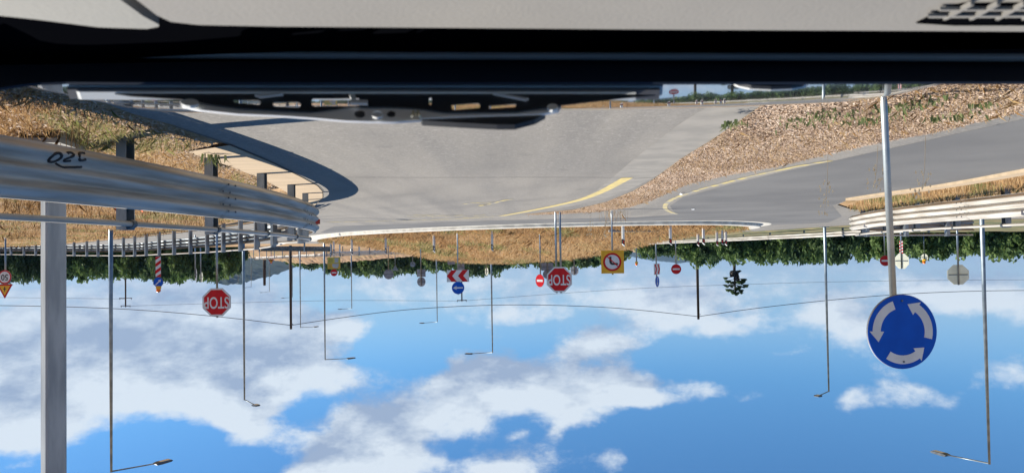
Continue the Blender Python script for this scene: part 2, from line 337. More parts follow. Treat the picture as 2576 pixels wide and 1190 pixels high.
for pts in ([(1165, 514), (1190, 509), (1215, 511), (1240, 508)], [(1205, 518), (1240, 512), (1265, 504), (1290, 501)], [(1205, 516), (1225, 515)],
            [(1025, 543), (1050, 540), (1075, 541), (1105, 538)], [(1030, 545), (1062, 545), (1090, 541)], [(1085, 545), (1110, 542), (1150, 541)], [(1120, 545), (1165, 541)], [(1165, 545), (1200, 542), (1225, 540)]):
    marking('faded_road_mark', P2(pts), .09, mat=YWORN)
TAR = M('road_joint', (.09, .088, .085), (.12, .118, .11), 4, .9)
marking('road_joint', P2([(862, 446), (1100, 447), (1350, 446), (1594, 447)]), .022, .003, TAR)
marking('road_crack', P2([(1594, 450), (1640, 447), (1668, 443), (1676, 440)]), .03, .0035, TAR)
marking('road_crack', P2([(442, 318), (582, 363.5), (692, 410.5), (762, 445.5), (802, 467.5), (814, 481)]), .03, .0035, TAR)

DUSTY = M('dusty_shoulder', (.285, .265, .235), (.225, .212, .19), 2.2, .9, 0, .3, 90, detail=9)
sh = P2([(2000, 226), (1850, 290), (1745, 350), (1655, 405), (1580, 455), (1530, 486), (1460, 508), (1380, 524)]); marking('dusty_shoulder', sh, np.linspace(.95, .55, len(chaikin(sh, 2))), .002, DUSTY)
def slabgrid(name, outline, mat, hfun, step, kind='structure', parent=None):
    O = np.array([p[:2] for p in outline]); x0, y0 = O.min(0); x1, y1 = O.max(0)
    nx, ny = int((x1 - x0) / step) + 2, int((y1 - y0) / step) + 2
    X, Y = np.meshgrid(np.linspace(x0, x1, nx), np.linspace(y0, y1, ny)); x, y = X.ravel(), Y.ravel()
    ins = inpoly(O, x, y)
    # distance to the outline
    d = np.full(len(x), 1e9); cxp = x.copy(); cyp = y.copy()
    for i in range(len(O)):
        a, b = O[i], O[(i + 1) % len(O)]; ab = b - a; t = np.clip(((x - a[0]) * ab[0] + (y - a[1]) * ab[1]) / (ab @ ab + 1e-9), 0, 1)
        px, py = a[0] + t * ab[0], a[1] + t * ab[1]; dd = np.hypot(x - px, y - py); mk = dd < d; d[mk] = dd[mk]; cxp[mk] = px[mk]; cyp[mk] = py[mk]
    out = ~ins; near = out & (d < step * 1.5)
    x2, y2 = np.where(near, cxp, x), np.where(near, cyp, y); dz = np.where(ins, d, 0)
    z = hfun(x2, y2, dz); ok = ins | near
    idx = np.arange(nx * ny).reshape(ny, nx); q = np.stack([idx[:-1, :-1], idx[:-1, 1:], idx[1:, 1:], idx[1:, :-1]], -1).reshape(-1, 4)
    q = q[ok[q].all(1)]
    o = npmesh(name, np.stack([x2, y2, z], 1), q, 4, mat, parent); o.data.shade_smooth(); o['kind'] = kind
    return o, (x2, y2, z, ok)
def vnoise(x, y, s, seed=0):
    r = np.random.default_rng(seed); t = r.random((64, 64)); u, v = x * s, y * s; i, j = np.floor(u).astype(int), np.floor(v).astype(int); fu, fv = u - i, v - j
    fu, fv = fu * fu * (3 - 2 * fu), fv * fv * (3 - 2 * fv); g_ = lambda a, b: t[a % 64, b % 64]
    return (g_(i, j) * (1 - fu) + g_(i + 1, j) * fu) * (1 - fv) + (g_(i, j + 1) * (1 - fu) + g_(i + 1, j + 1) * fu) * fv
# roundabout island
ISL = [(-12.6, 38.2), (-11.6, 35.6), (-9.4, 33.0), (-7.1, 32.1), (-3.7, 32.3), (-.2, 33.1), (3.6, 35.1), (8.1, 38.9), (11.4, 44.5), (14, 51.5), (14.5, 56), (11, 61), (3, 64.5), (-5, 62), (-10, 54), (-12.4, 46), (-13, 41)]
ISL = [tuple(p) for p in chaikin(ISL, 2, True)]
def mound_h(x, y, d):
    t = np.clip((d - .35) / 11, 0, 1); return .10 + 1.75 * (t * t * (3 - 2 * t)) * (.8 + .25 * np.clip((x + 6) / 14, -1, .5)) + .10 * (vnoise(x, y, .9, 3) - .4) * np.clip(d - .4, 0, 1)
isl, islp = slabgrid('roundabout_mound', ISL, MOUNDM, mound_h, .6)
kp = np.array(ISL + [ISL[0]]); kt = np.gradient(kp, axis=0); kt /= np.linalg.norm(kt, axis=1)[:, None]; kn = np.stack([kt[:, 1], -kt[:, 0]], 1)
prof = [(.80, .006), (.31, .008), (.30, .12), (.27, .145), (-.22, .15), (-.24, .09)]
KV = [(p[0] + n_[0] * o_, p[1] + n_[1] * o_, z_) for p, n_ in zip(kp, kn) for o_, z_ in prof]; k6 = len(prof)
KF = [(i * k6 + j, i * k6 + j + 1, (i + 1) * k6 + j + 1, (i + 1) * k6 + j) for i in range(len(kp) - 1) for j in range(k6 - 1)]
tag(mesh('island_kerb', KV, KF, KERB), 'pale concrete kerb running round the grassy roundabout island', 'kerb')
# splitter island of dry leaves
SPL = [(-2.1, -8), (-2.2, 5), (-2.29, 6.8), (-2.38, 8.6), (-2.41, 10.4), (-2.57, 13.4), (-2.61, 15.8), (-2.45, 19.1), (-1.88, 22.2), (-.4, 24.5), (-1.6, 24.6), (-2.8, 23.4), (-3.4, 21.5), (-3.56, 18.7), (-3.44, 14.4), (-3.77, 12.7), (-4.18, 11.5), (-4.38, 10), (-4.6, 9), (-4.8, 8.4), (-4.95, 7.3), (-5.2, 5), (-5.3, -8)]
LITTER = field('leaf_litter_soil', [(.36, .24, .15), (.42, .30, .19), (.30, .22, .12), (.50, .38, .27)], (.5, 3, 25))
def spl_h(x, y, d): return .006 + .035 * np.clip(d / .8, 0, 1) + .035 * (vnoise(x, y, 1.7, 5) - .5) * np.clip(d / .5, 0, 1)
spl, splp = slabgrid('splitter_island', SPL, LITTER, spl_h, .22)
# verges beside the roads
VR = [(3.42, -10), (3.39, 5.5), (3.43, 6.6), (3.33, 7.3), (3.26, 8.42), (3.6, 8.6), (3.88, 8.95), (3.92, 10.3), (4.1, 12.3), (4.4, 14.2), (4.85, 17.1), (5.6, 18.9), (8.2, 23.6), (11.2, 27.8), (15.4, 33.4), (21.4, 40.6), (38, 59), (60, 50), (60, -10)]
ver, verp = slabgrid('verge', VR, DRYF, lambda x, y, d: -.015 + .115 * np.clip(d / 1.2, 0, 1) + .10 * (vnoise(x, y, .8, 9) - .5) * np.clip(d / .8, 0, 1), .5)
VL = [(-8.95, 8), (-9.2, 12.6), (-9.45, 14.7), (-9.4, 16.3), (-9.2, 17.5), (-9.2, 19.4), (-9.9, 21.8), (-11.6, 24.1), (-15.2, 27), (-24, 30), (-45, 33), (-45, 8)]
vel, velp = slabgrid('verge', VL, DRYF, lambda x, y, d: -.015 + .095 * np.clip(d / 1.2, 0, 1) + .08 * (vnoise(x, y, .8, 19) - .5) * np.clip(d / .8, 0, 1), .5)
lk = [(-8.75, 11.0), (-8.9, 12.6), (-9.1, 14.7), (-9.08, 16.3), (-8.9, 17.5), (-8.85, 19.2)]
lkv, lkf = ribbon(chaikin(lk, 2), .34, .0); n_ = len(lkv)
tag(mesh('gutter_kerb', [(a, b, .06) for a, b, c in lkv] + [(a, b, -.02) for a, b, c in lkv], lkf + [tuple(i + n_ for i in reversed(q)) for q in lkf] + [(i, i + 1, i + 1 + n_, i + n_) for i in range(n_ // 2 - 1)] + [(i + 1, i, i + n_, i + 1 + n_) for i in range(n_ // 2, n_ - 1)], SAND), 'sandy pale kerb strip along the foot of the sunlit guardrail', 'kerb')
# far embankment of bare dirt and hills
def ridge(name, prof_px, Y, depth, mat, kind='structure', base=-2, n=160, rough=0.02, seed=1):
    xs = np.array([p[0] for p in prof_px], float); ys = np.array([p[1] for p in prof_px], float); X = np.linspace(xs[0], xs[-1], n); T = np.interp(X, xs, ys)
    P = np.array([AT(a, b, Y) for a, b in zip(X, T)]); hgt = np.maximum(P[:, 2], base + .05); r = np.random.default_rng(seed)
    jit = np.convolve(r.normal(0, 1, n + 8), np.ones(3) / 3, 'same')[4:-4]; hgt = hgt * (1 + rough * jit)
    V = []; m_ = 14; us = np.linspace(-1, 1, m_)
    for j, u in enumerate(us):
        k = math.cos(u * math.pi / 2) ** .8 if abs(u) < 1 else 0
        for i in range(n): V.append((P[i, 0] * (1 + u * depth / Y * .25), Y + u * depth, base + (hgt[i] - base) * k * (1 + (0 if j == m_ // 2 else .06 * r.normal() * k))))
    idx = np.arange(m_ * n).reshape(m_, n); q = np.stack([idx[:-1, :-1], idx[:-1, 1:], idx[1:, 1:], idx[1:, :-1]], -1).reshape(-1, 4)
    o = npmesh(name, V, q, 4, mat); o['kind'] = kind; return o
HILLM = field('wooded_hill', [(.018, .030, .022), (.024, .036, .024), (.014, .024, .018), (.028, .038, .026)], (.002, .01, .05), .3)
ridge('hill', [(500, 640), (540, 690), (575, 711), (600, 709), (640, 702), (680, 690), (720, 675), (770, 660), (850, 646)], 2600, 500, HILLM, rough=.012)
ridge('hill', [(1540, 634), (1600, 647), (1640, 655), (1700, 661), (1750, 656), (1830, 640), (1900, 632)], 6500, 900, HILLM, rough=.01, seed=3)
ridge('embankment', [(560, 633), (620, 641), (660, 650), (720, 658), (780, 662), (830, 662), (900, 656), (990, 648), (1080, 640)], 128, 10, DIRT, base=-.5, rough=.02, seed=5)

# ------------------------------------------------------------------ guardrails
def waves(n, height, depth, per=9):
    z = []; 
    for i in range(n * per + 1):
        t = i / per; o_ = depth * (.5 - .5 * math.cos(2 * math.pi * t)) ** .75; z.append((o_, height * (.02 + .96 * i / (n * per))))
    return [(0, 0)] + z + [(.004, height), (-.055, height + .004)]
def frames(P):
    P = np.asarray(P, float); t = np.gradient(P[:, :2], axis=0); t /= np.linalg.norm(t, axis=1)[:, None] + 1e-9
    return P, t, np.stack([-t[:, 1], t[:, 0]], 1)
def sweep(P, profile, side, z0):
    P, t, nr = frames(P); k = len(profile); V = []
    for layer in (0, -.004):
        for p, n_ in zip(P, nr):
            for o_, z in profile: V.append((p[0] + n_[0] * side * (o_ + layer), p[1] + n_[1] * side * (o_ + layer), (p[2] if len(p) > 2 else 0) + z0 + z))
    n = len(P); b = n * k; Fc = []
    for i in range(n - 1):
        for j in range(k - 1):
            a = i * k + j; q = (a, a + k, a + k + 1, a + 1); Fc += [q if side > 0 else q[::-1], tuple(x + b for x in (q[::-1] if side > 0 else q))]
    for j in range(k - 1):
        Fc += [(j, j + 1, b + j + 1, b + j), (b + (n - 1) * k + j, b + (n - 1) * k + j + 1, (n - 1) * k + j + 1, (n - 1) * k + j)]
    for i in range(n - 1):
        Fc += [(i * k, b + i * k, b + (i + 1) * k, (i + 1) * k), (i * k + k - 1, (i + 1) * k + k - 1, b + (i + 1) * k + k - 1, b + i * k + k - 1)]
    return V, Fc
def guardrail(path, label, side, zbot, height, nw, panel, post_gap, post_h, tube_z=None, depth=.075, first=0., back=.13, mat=BEAM, refl=None, detail=True, pmat=GALV, psize=(.14, .11), drop=.35):
    P = np.asarray([list(p) + [0] * (3 - len(p)) for p in path], float)
    P = resample(P, .25 if detail else 1.0); L = np.r_[0, np.cumsum(np.linalg.norm(np.diff(P[:, :2], axis=0), axis=1))]
    root = empty('guardrail', (0, 0, 0), 0, label, 'guardrail')
    prof_ = waves(nw, height, depth, 9 if detail else 6); cut = np.arange(0, L[-1], panel).tolist() + [L[-1]]
    at = lambda s: np.array([np.interp(s, L, P[:, k]) for k in range(3)])
    def tang(s):
        a, b = at(max(0, s - .1)), at(min(L[-1], s + .1)); t = (b - a)[:2]; return t / (np.linalg.norm(t) + 1e-9)
    for i in range(len(cut) - 1):
        if cut[i + 1] - cut[i] < .3: continue
        s = np.arange(max(0, cut[i] - .12), cut[i + 1], .25 if detail else 1.0).tolist() + [cut[i + 1]]
        pts = np.array([at(v) for v in s]); _, t_, nr = frames(pts); pts[:, :2] += nr * side * (.004 if i % 2 else 0)
        o = mesh('beam_panel', *sweep(pts, prof_, side, zbot), mat, root, True)
        if detail:
            bl = []
            for ds in (.06, .26):
                for zz in (.16, .33, .5, .66, .84):
                    s0 = cut[i] + ds; p = at(s0); t = tang(s0); nn = np.array([-t[1], t[0]]) * side; off = depth * (.5 - .5 * math.cos(2 * math.pi * nw * zz)) ** .75
                    bl.append(tube([(*(p[:2] + nn * (off + .002)), p[2] + zbot + height * zz), (*(p[:2] + nn * (off + .014)), p[2] + zbot + height * zz)], .014, 6))
            mesh('splice_bolts', *join(*bl), STEELD, o)['kind'] = 'stuff'
    s = first; spots = []
    while s < L[-1] - .05: spots.append(s); s += post_gap
    for s in spots:
        p = at(s); t = tang(s); nn = np.array([-t[1], t[0]]) * side; c = p[:2] - nn * (back + psize[1] / 2 + .06); a = math.atan2(t[1], t[0])
        web = box((*c, p[2] + (post_h - drop) / 2), (psize[0], .008, post_h + drop), a)
        fl = [box((*(c + t * sg * psize[0] / 2 + nn * psize[1] / 2 * (1)), p[2] + (post_h - drop) / 2), (.008, psize[1], post_h + drop), a) for sg in (-1, 1)]
        po = mesh('post', *join(web, *fl), pmat, root)
        if detail:
            sp = c + nn * (psize[1] + (back + .06 - psize[1] / 2) / 2 - .02)
            for zf in (.72, .28): mesh('spacer', *box((*sp, p[2] + zbot + height * zf), (.12, back, .09), a), STEELD, po)
            if tube_z: mesh('clamp', *tube([(*(c + nn * (psize[1] + .02) - t * .03), p[2] + tube_z), (*(c + nn * (psize[1] + .02) + t * .03), p[2] + tube_z)], .045, 10), STEELD, po)
    if tube_z:
        _, t_, nr = frames(P); Q = P.copy(); Q[:, :2] -= nr * side * (back - psize[1] / 2 + .04); Q[:, 2] += tube_z
        mesh('top_tube', *tube(Q[::2] if detail else Q, .03, 10), BEAM, root, True)
    for s, zf, m_ in (refl or []):
        p = at(s); t = tang(s); nn = np.array([-t[1], t[0]]) * side; b_ = p[:2] + nn * .012; zc = p[2] + zbot + height * zf
        tip = p[:2] + nn * .10
        V = [(*(b_ - t * .045), zc - .06), (*(b_ + t * .045), zc - .06), (*(b_ - t * .045), zc + .06), (*(b_ + t * .045), zc + .06), (*tip, zc - .045), (*tip, zc + .045)]
        mesh('reflector', V, [(0, 1, 3, 2), (0, 2, 5, 4), (1, 4, 5, 3), (2, 3, 5), (0, 4, 1)], m_, root)
    return root, at, tang
R1 = chaikin([(4.75, 1.5), (4.45, 4.2), (4.14, 5.98), (4.0, 6.65), (3.82, 8.05), (3.66, 10.1), (3.66, 11.7), (3.74, 13.2), (3.9, 14.7), (4.3, 16.2), (5.0, 17.6), (6.0, 18.6)], 2)
g1, at1, tg1 = guardrail(R1, 'large shaded wavy steel guardrail with top tube, curving from the photo left edge', 1, .284, .506, 3, 4.0, 1.85, 1.0, .94, first=.75, refl=[(13.55, .62, REDREF)])
R2px = [(752, 609, 18.6), (735, 614, 20), (677, 627, 22.5), (635, 631, 24.8), (586, 634, 27), (534, 637.6, 29.5), (479, 640, 32), (434, 642, 34), (396, 643, 36), (363, 645, 38), (327, 646, 40.5), (214, 645, 47), (73, 642.7, 54), (-120, 640, 64)]
R2 = []
for x, y, d in R2px:
    p = AT(x, y, d); R2.append((p[0], p[1], p[2] - 1.0))
g2, _, _ = guardrail(R2, 'row of guardrail posts and beam seen from behind, before the dark trees at photo left', 1, .284, .45, 3, 4.0, 2.45, 1.0, .94, detail=False, mat=STEELD, first=.6, back=.1, psize=(.16, .12), drop=.8)
L0 = []
for x, yt, yb, d in [(2760, 522, 464, 12.9), (2576, 540, 484, 14.4), (2400, 556, 505, 17), (2300, 565.5, 517, 18.9), (2200, 575, 530, 21.4), (2150, 580, 541, 23.2)]:
    p = AT(x, yb, d); L0.append((p[0], p[1], p[2] - .284))
L0 += [(L0[-1][0] - .25, L0[-1][1] + .9, L0[-1][2]), (L0[-1][0] - .9, L0[-1][1] + 1.6, L0[-1][2]), (L0[-1][0] - 2.2, L0[-1][1] + 2.2, L0[-1][2]), (L0[-1][0] - 6, L0[-1][1] + 3.6, L0[-1][2])]
g3, at3, tg3 = guardrail(chaikin(L0, 2), 'bright sunlit three-wave guardrail beside the left-hand road, at photo right', -1, .284, .46, 3, 3.6, 1.95, .95, .9, first=.5, refl=[(1.55, .86, SBACK), (9.2, .86, SBACK)])
def farrail(px, label, zb, hh, gap, posth, side=-1, m_=WHITE, drop=1.2, pm=GALV):
    pts = []
    for x, y, d in px:
        p = AT(x, y, d); pts.append((p[0], p[1], p[2] - zb - hh))
    return guardrail(pts, label, side, zb, hh, 2, 8.0, gap, posth, None, detail=False, mat=m_, back=.05, psize=(.1, .06), drop=drop, pmat=pm)[0]
VFE = [(2330, 554), (2190, 563.5), (2083, 570), (1984, 577), (1884, 583), (1800, 586), (1700, 591)]
VF = [tuple(G(x, y)[:2]) for x, y in VFE] + [(-22, 130), (-120, 130), (-120, 40)]
vfl, _ = slabgrid('verge', VF, M('rough_green_verge', (.10, .115, .05), (.22, .18, .09), .8, .95, 0, .5, 9), lambda x, y, d: .01 + .12 * np.clip(d / 1.0, 0, 1) + .08 * (vnoise(x, y, .8, 29) - .5) * np.clip(d, 0, 1), 1.0)
farrail([(2330, 581, 34.6), (2190, 589, G(2190, 563.5)[1] + .9), (2083, 595.5, G(2083, 570)[1] + .9), (1984, 600, G(1984, 577)[1] + 1), (1884, 604.5, G(1884, 583)[1] + 1.2), (1800, 608, 61), (1641, 614.5, 72), (1560, 617, 82)], 'long white two-wave guardrail before the green hedge, right of the island', .36, .30, 4, .72, -1, BEAM)
farrail([(655, 632, 56), (740, 632, 55), (830, 633, 54)], 'short dark guardrail seen from behind beside the dark wooden pole', .45, .36, 4, .85, -1, STEELD)
farrail([(640, 653.5, 104), (660, 652.7, 102), (735, 649, 97), (808, 646, 92), (1000, 639.5, 92), (1171, 634, 92)], 'far white guardrail running below the bare dirt embankment', .42, .34, 2.0, .8, -1)
farrail([(835, 640, 78), (960, 637.5, 78), (1090, 634.5, 78)], 'thin white guardrail behind the island delineators at photo left centre', .42, .3, 4, .8, -1)

# ------------------------------------------------------------------ signs
def post_tube(root, h, r=.03, x=0, y=.045): return mesh('post', *tube([(x, y, -.3), (x, y, h)], r, 12), GALV, root, True)
def plate(root, pts, cz, mat=SBACK, name='plate', th=.012): return mesh(name, *prism([(x, z + cz) for x, z in pts], 0, th), mat, root)
def face(root, name, pts, cz, mat, y=-.004, th=.003): return mesh(name, *prism([(x, z + cz) for x, z in pts], y, y + th), mat, root)
def octa(r): return circ(r / math.cos(math.pi / 8), n=8, a0=math.pi / 8)
def brackets(root, cz, wdt, dz):
    for s in (-1, 1): mesh('bracket', *box((0, .02, cz + s * dz), (wdt, .025, .03)), STEELD, root)
def arrow2(L, hw, sw, hl, ang):           # straight arrow
    pts = [(-L / 2, -sw / 2), (L / 2 - hl, -sw / 2), (L / 2 - hl, -hw / 2), (L / 2, 0), (L / 2 - hl, hw / 2), (L / 2 - hl, sw / 2), (-L / 2, sw / 2)]; c, s = math.cos(ang), math.sin(ang)
    return [(x * c - z * s, x * s + z * c) for x, z in pts]
def f_stop(root, cz, r):
    plate(root, octa(r), cz, SBACK); face(root, 'white_border', octa(r * .985), cz, SIGNW); face(root, 'red_field', octa(r * .88), cz, RED, -.007)
    text_mesh('lettering', 'STOP', r * 1.16, 0, cz, -.0095, SIGNW, root, .64)
def f_noentry(root, cz, r):
    plate(root, circ(r), cz); face(root, 'red_field', circ(r * .98), cz, RED); face(root, 'white_bar', [(-r * .68, -r * .17), (r * .68, -r * .17), (r * .68, r * .17), (-r * .68, r * .17)], cz, SIGNW, -.007)
def f_arrowdisc(root, cz, r, ang):
    plate(root, circ(r), cz); face(root, 'blue_field', circ(r * .98), cz, BLUE); face(root, 'white_arrow', arrow2(1.62 * r, .62 * r, .2 * r, .55 * r, ang), cz, SIGNW, -.007)
def f_roundabout(root, cz, r):
    plate(root, circ(r, n=64), cz, SBACK, th=.018); face(root, 'blue_field', circ(r * .99, n=64), cz, BLUE)
    for a0, a1, hd in ((108, 178, 200), (-15, 55, 78), (235, 303, 324)):
        a0, a1, hd = a0 + 180, a1 + 180, hd + 180; n = 16; ri, ro_, rm = .635 * r, .865 * r, .75 * r; pts = []
        for i in range(n + 1):
            a = rad(a0 + (a1 - a0) * i / n); pts.append((ro_ * math.cos(a), ro_ * math.sin(a)))
        a = rad(a1); pts += [(.95 * r * math.cos(a), .95 * r * math.sin(a)), (rm * math.cos(rad(hd)), rm * math.sin(rad(hd))), (.54 * r * math.cos(a), .54 * r * math.sin(a))]
        for i in range(n + 1):
            a = rad(a1 + (a0 - a1) * i / n); pts.append((ri * math.cos(a), ri * math.sin(a)))
        face(root, 'white_arrow', pts, cz, SIGNW, -.007)
    for z in (-.83, .80): mesh('rivet', *tube([(0, -.003, cz + z * r), (0, -.012, cz + z * r)], .008, 8), STEELD, root)
def f_speed(root, cz, r, s='50'):
    plate(root, circ(r), cz); face(root, 'white_field', circ(r * .98), cz, SIGNW); mesh('red_ring', *ring(r * .8, r * .98, 0, cz, -.007, -.004), RED, root); text_mesh('numerals', s, r * 1.2, 0, cz, -.009, BLACK, root, .9)
def f_tri(root, cz, r):
    T = lambda k: [(k * r * math.cos(rad(a)), k * r * math.sin(rad(a))) for a in (210, 330, 90)]
    plate(root, T(1), cz); face(root, 'red_border', T(.98), cz, RED); face(root, 'yellow_field', T(.68), cz, YEL, -.007)
    k = r * .1; face(root, 'crossroads_symbol', [(-.5 * k, -2.4 * k), (.5 * k, -2.4 * k), (.5 * k, -.6 * k), (1.7 * k, -.45 * k), (1.7 * k, .3 * k), (.5 * k, .45 * k), (.5 * k, 2.2 * k), (0, 2.9 * k), (-.5 * k, 2.2 * k), (-.5 * k, .45 * k), (-1.7 * k, .3 * k), (-1.7 * k, -.45 * k), (-.5 * k, -.6 * k)], cz, BLACK, -.010)
def rect(w_, h_): return [(-w_ / 2, -h_ / 2), (w_ / 2, -h_ / 2), (w_ / 2, h_ / 2), (-w_ / 2, h_ / 2)]
def f_chevron(root, cz, w_, h_, dirx=1, n=2):
    plate(root, rect(w_, h_), cz, th=.02); face(root, 'white_field', rect(w_ * .985, h_ * .97), cz, SIGNW)
    for i in range(n):
        x = (-w_ / 2 + w_ * (i + .1) / n) * 1; d = w_ / n * .42; tk = w_ / n * .48; hh = h_ * .48; P = [(x, -hh), (x + tk, -hh), (x + tk + d, 0), (x + tk, hh), (x, hh), (x + d, 0)]
        if dirx < 0: P = [(-a, b) for a, b in P]
        face(root, 'red_chevron', P, cz, RED, -.007)
def f_stripes(root, cz, w_, h_, n=4, up=1):
    plate(root, rect(w_, h_), cz); face(root, 'white_field', rect(w_ * .98, h_ * .99), cz, SIGNW); p = h_ / n
    for i in range(n + 1):
        z0 = -h_ / 2 + i * p - p * .5; sl = p * .55 * up; lo, hi = -h_ / 2 * .99, h_ / 2 * .99; cl = lambda v: max(lo, min(hi, v))
        P = [(-w_ * .49, cl(z0)), (w_ * .49, cl(z0 + sl)), (w_ * .49, cl(z0 + sl + p / 2)), (-w_ * .49, cl(z0 + p / 2))]
        if abs(P[3][1] - P[0][1]) + abs(P[2][1] - P[1][1]) > .02: face(root, 'red_stripe', P, cz, RED, -.007)
def f_beacon(root, cz, s=.09):
    mesh('lamp_case', *box((0, .03, cz - s * 1.1), (s * 2.2, .10, s * 1.5)), YEL, root)
    n = 12; V, Fc = tube([(0, .02, cz - s * .35), (0, .02, cz), (0, .02, cz + s * .5), (0, .02, cz + s * 1.0), (0, .02, cz + s * 1.3)], [s * .8, s * 1.05, s * 1.1, s * .8, s * .25], n); mesh('amber_lens', V, Fc, ORANGE, root, True)
def sign(name, label, cat, x, y, d, faces, yaw=0, post_r=.03, top=None, group=None, base_z=0, two=False):
    """faces: list of (builder, image y of its centre, args)"""
    c = AT(x, y, d); root = empty(name, (c[0], c[1], base_z), rad(yaw), label, cat, group); zs = []
    for fn, fy, *args in faces:
        cz = AT(x, fy, d)[2] - base_z; fn(root, cz, *args); zs.append(cz)
    h = (AT(x, top, d)[2] - base_z) if top else max(zs) + .3
    post_tube(root, h, post_r, -.05 if two else 0)
    if two: post_tube(root, h, post_r, .09)
    return root
def b_plate(shape, *a, mat=SBACK):
    def fn(root, cz):
        pts = {'disc': lambda r: circ(r), 'oct': octa, 'rect': rect, 'tri': lambda r: [(r * math.cos(rad(q)), r * math.sin(rad(q))) for q in (210, 330, 90)], 'itri': lambda r: [(r * math.cos(rad(q)), r * math.sin(rad(q))) for q in (30, 150, 270)]}[shape](*a)
        o = mesh('plate', *prism([(x_, z_ + cz) for x_, z_ in pts], .075, .087), mat, root); hw = max(p[0] for p in pts)
        mesh('bracket', *box((0, .062, cz), (hw * 1.75, .024, .035)), STEELD, root)
    return fn
# big roundabout sign beside the car
rs = AT(2270, 834, 6.1); rr = .305
root = empty('roundabout_sign', (rs[0], rs[1], -.05), rad(-6.5), 'large round blue roundabout sign with three white arrows on a pale pole', 'road sign')
f_roundabout(root, rs[2] + .05, rr)
bp_, tp_ = AT(2228, 200, 6.1), AT(2262, 870, 6.1); dx = bp_[0] - rs[0]
mesh('post', *tube([(dx - .0 + (bp_[0] - tp_[0]) * .1, .05, -.3), (tp_[0] - rs[0], .05, tp_[2] + .05)], .0275, 16), M('pale_galvanised_pole', lin(178, 184, 184), lin(158, 166, 168), 6, .45, .55, .05, 60), root, True)
sign('stop_sign', 'red octagonal STOP sign, the left one, over the guardrail at photo left', 'stop sign', 545, 760, 21.3, [(f_stop, 760, .4)], -3, .03, 799)
sign('stop_sign', 'red octagonal STOP sign on a double pole near the photo centre', 'stop sign', 1407, 703, 23.2, [(f_stop, 703, .395)], 6, .032, 737, two=True)
def f_noturn(root, cz):
    plate(root, rect(.71, .72), cz, YEL, th=.02); k = .33 / 347 * .86
    face(root, 'white_disc', circ(.245, .01, 0), cz, SIGNW, -.004); mesh('red_ring', *ring(.225, .285, .01, cz, -.008, -.004, 48), RED, root)
    k = .285 / 347
    A = [(125, -190), (110, -212), (85, -195), (60, -212), (40, -190), (40, -60), (30, 10), (0, 35), (-80, 38), (-180, 36), (-215, 72), (-185, 112), (-60, 115), (20, 114), (80, 85), (115, 30), (125, -40)]
    face(root, 'black_turn_arrow', [(x_ * k, z_ * k) for x_, z_ in A], cz, BLACK, -.007)
    face(root, 'red_slash', [(205 * k, -185 * k), (180 * k, -212 * k), (-215 * k, 155 * k), (-190 * k, 182 * k)], cz, RED, -.0105)
sign('no_left_turn_sign', 'square yellow sign with a red ring and slash over a black arrow', 'road sign', 1541, 659, 23.2, [(f_noturn, 659)], 4, .026, 691)
sign('no_entry_sign', 'bright red no entry sign turned edgewise, left of the central STOP sign', 'road sign', 1358, 706, 36, [(f_noentry, 706, .31)], 50, .03, 706)
sign('chevron_sign', 'red and white chevron board with a round blue arrow sign above', 'road sign', 1152, 694, 36, [(f_chevron, 694, 1.08, .58, 1), (f_arrowdisc, 724, .305, 0)], -4, .03, 741)
sign('no_entry_sign', 'dark red no entry sign right of the yellow square sign', 'road sign', 1701, 677, 46, [(f_noentry, 677, .31)], 8, .032, 680)
sign('chevron_sign', 'narrow side-on chevron board with an edgewise blue disc above', 'road sign', 1653, 677, 42, [(f_chevron, 677, .9, .6, -1), (f_arrowdisc, 708, .31, math.pi / 2)], -58, .035, 714)
sign('no_entry_sign', 'red no entry sign half hidden by the pole of the blue roundabout sign', 'road sign', 2227, 656, 43.5, [(f_noentry, 656, .31)], 4, .03, 655)
sign('stop_sign', 'pale back of an octagonal sign seen edgewise beside the roundabout sign pole', 'road sign', 2266, 657, 39, [(b_plate('oct', .4, mat=PALEBACK), 657)], 62, .03, 676)
sign('stop_sign', 'pale yellowish back of an octagonal sign with cross brackets, upper right of photo', 'road sign', 2412, 691, 30, [(b_plate('oct', .4, mat=PALEBACK), 691)], 12, .035, 717)
sign('hazard_panel', 'thin side-on red and white striped panel at photo right', 'road sign', 2267, 622, 47, [(f_stripes, 622, .25, .8)], 70, .025, 640)
sign('warning_beacon', 'edgewise pale disc with a small orange lamp, at photo right', 'road sign', 2324, 649, 58, [(b_plate('disc', .3, mat=PALEBACK), 648), (f_beacon, 659, .11)], 66, .03, 655)
sign('warning_beacon', 'small dark pole topped by an orange lamp, between yellow sign and chevron board', 'road sign', 1601, 655, 72, [(f_beacon, 664, .12)], 20, .06, 660)
sign('speed_limit_sign', 'red ringed 50 sign under a yellow crossroads triangle at the photo left edge', 'road sign', 12, 697, 37, [(f_speed, 697, .35), (f_tri, 727, .48)], 3, .04, 746)
sign('hazard_panel', 'red and white striped panel with blue arrow disc and orange lamp, at photo left', 'road sign', 398, 671, 36, [(f_stripes, 671, .26, 1.0, 3, 1), (f_arrowdisc, 710, .24, rad(225)), (f_beacon, 729, .10)], 0, .03, 722)
sign('sign_back', 'large grey sign back seen edgewise against the trees at photo left', 'road sign', 489, 691, 40, [(b_plate('disc', .34), 691)], 58, .035, 700)
sign('sign_back', 'small pale round sign back next to the left STOP sign', 'road sign', 503, 697, 44, [(b_plate('disc', .31, mat=PALEBACK), 697)], 52, .035, 710)
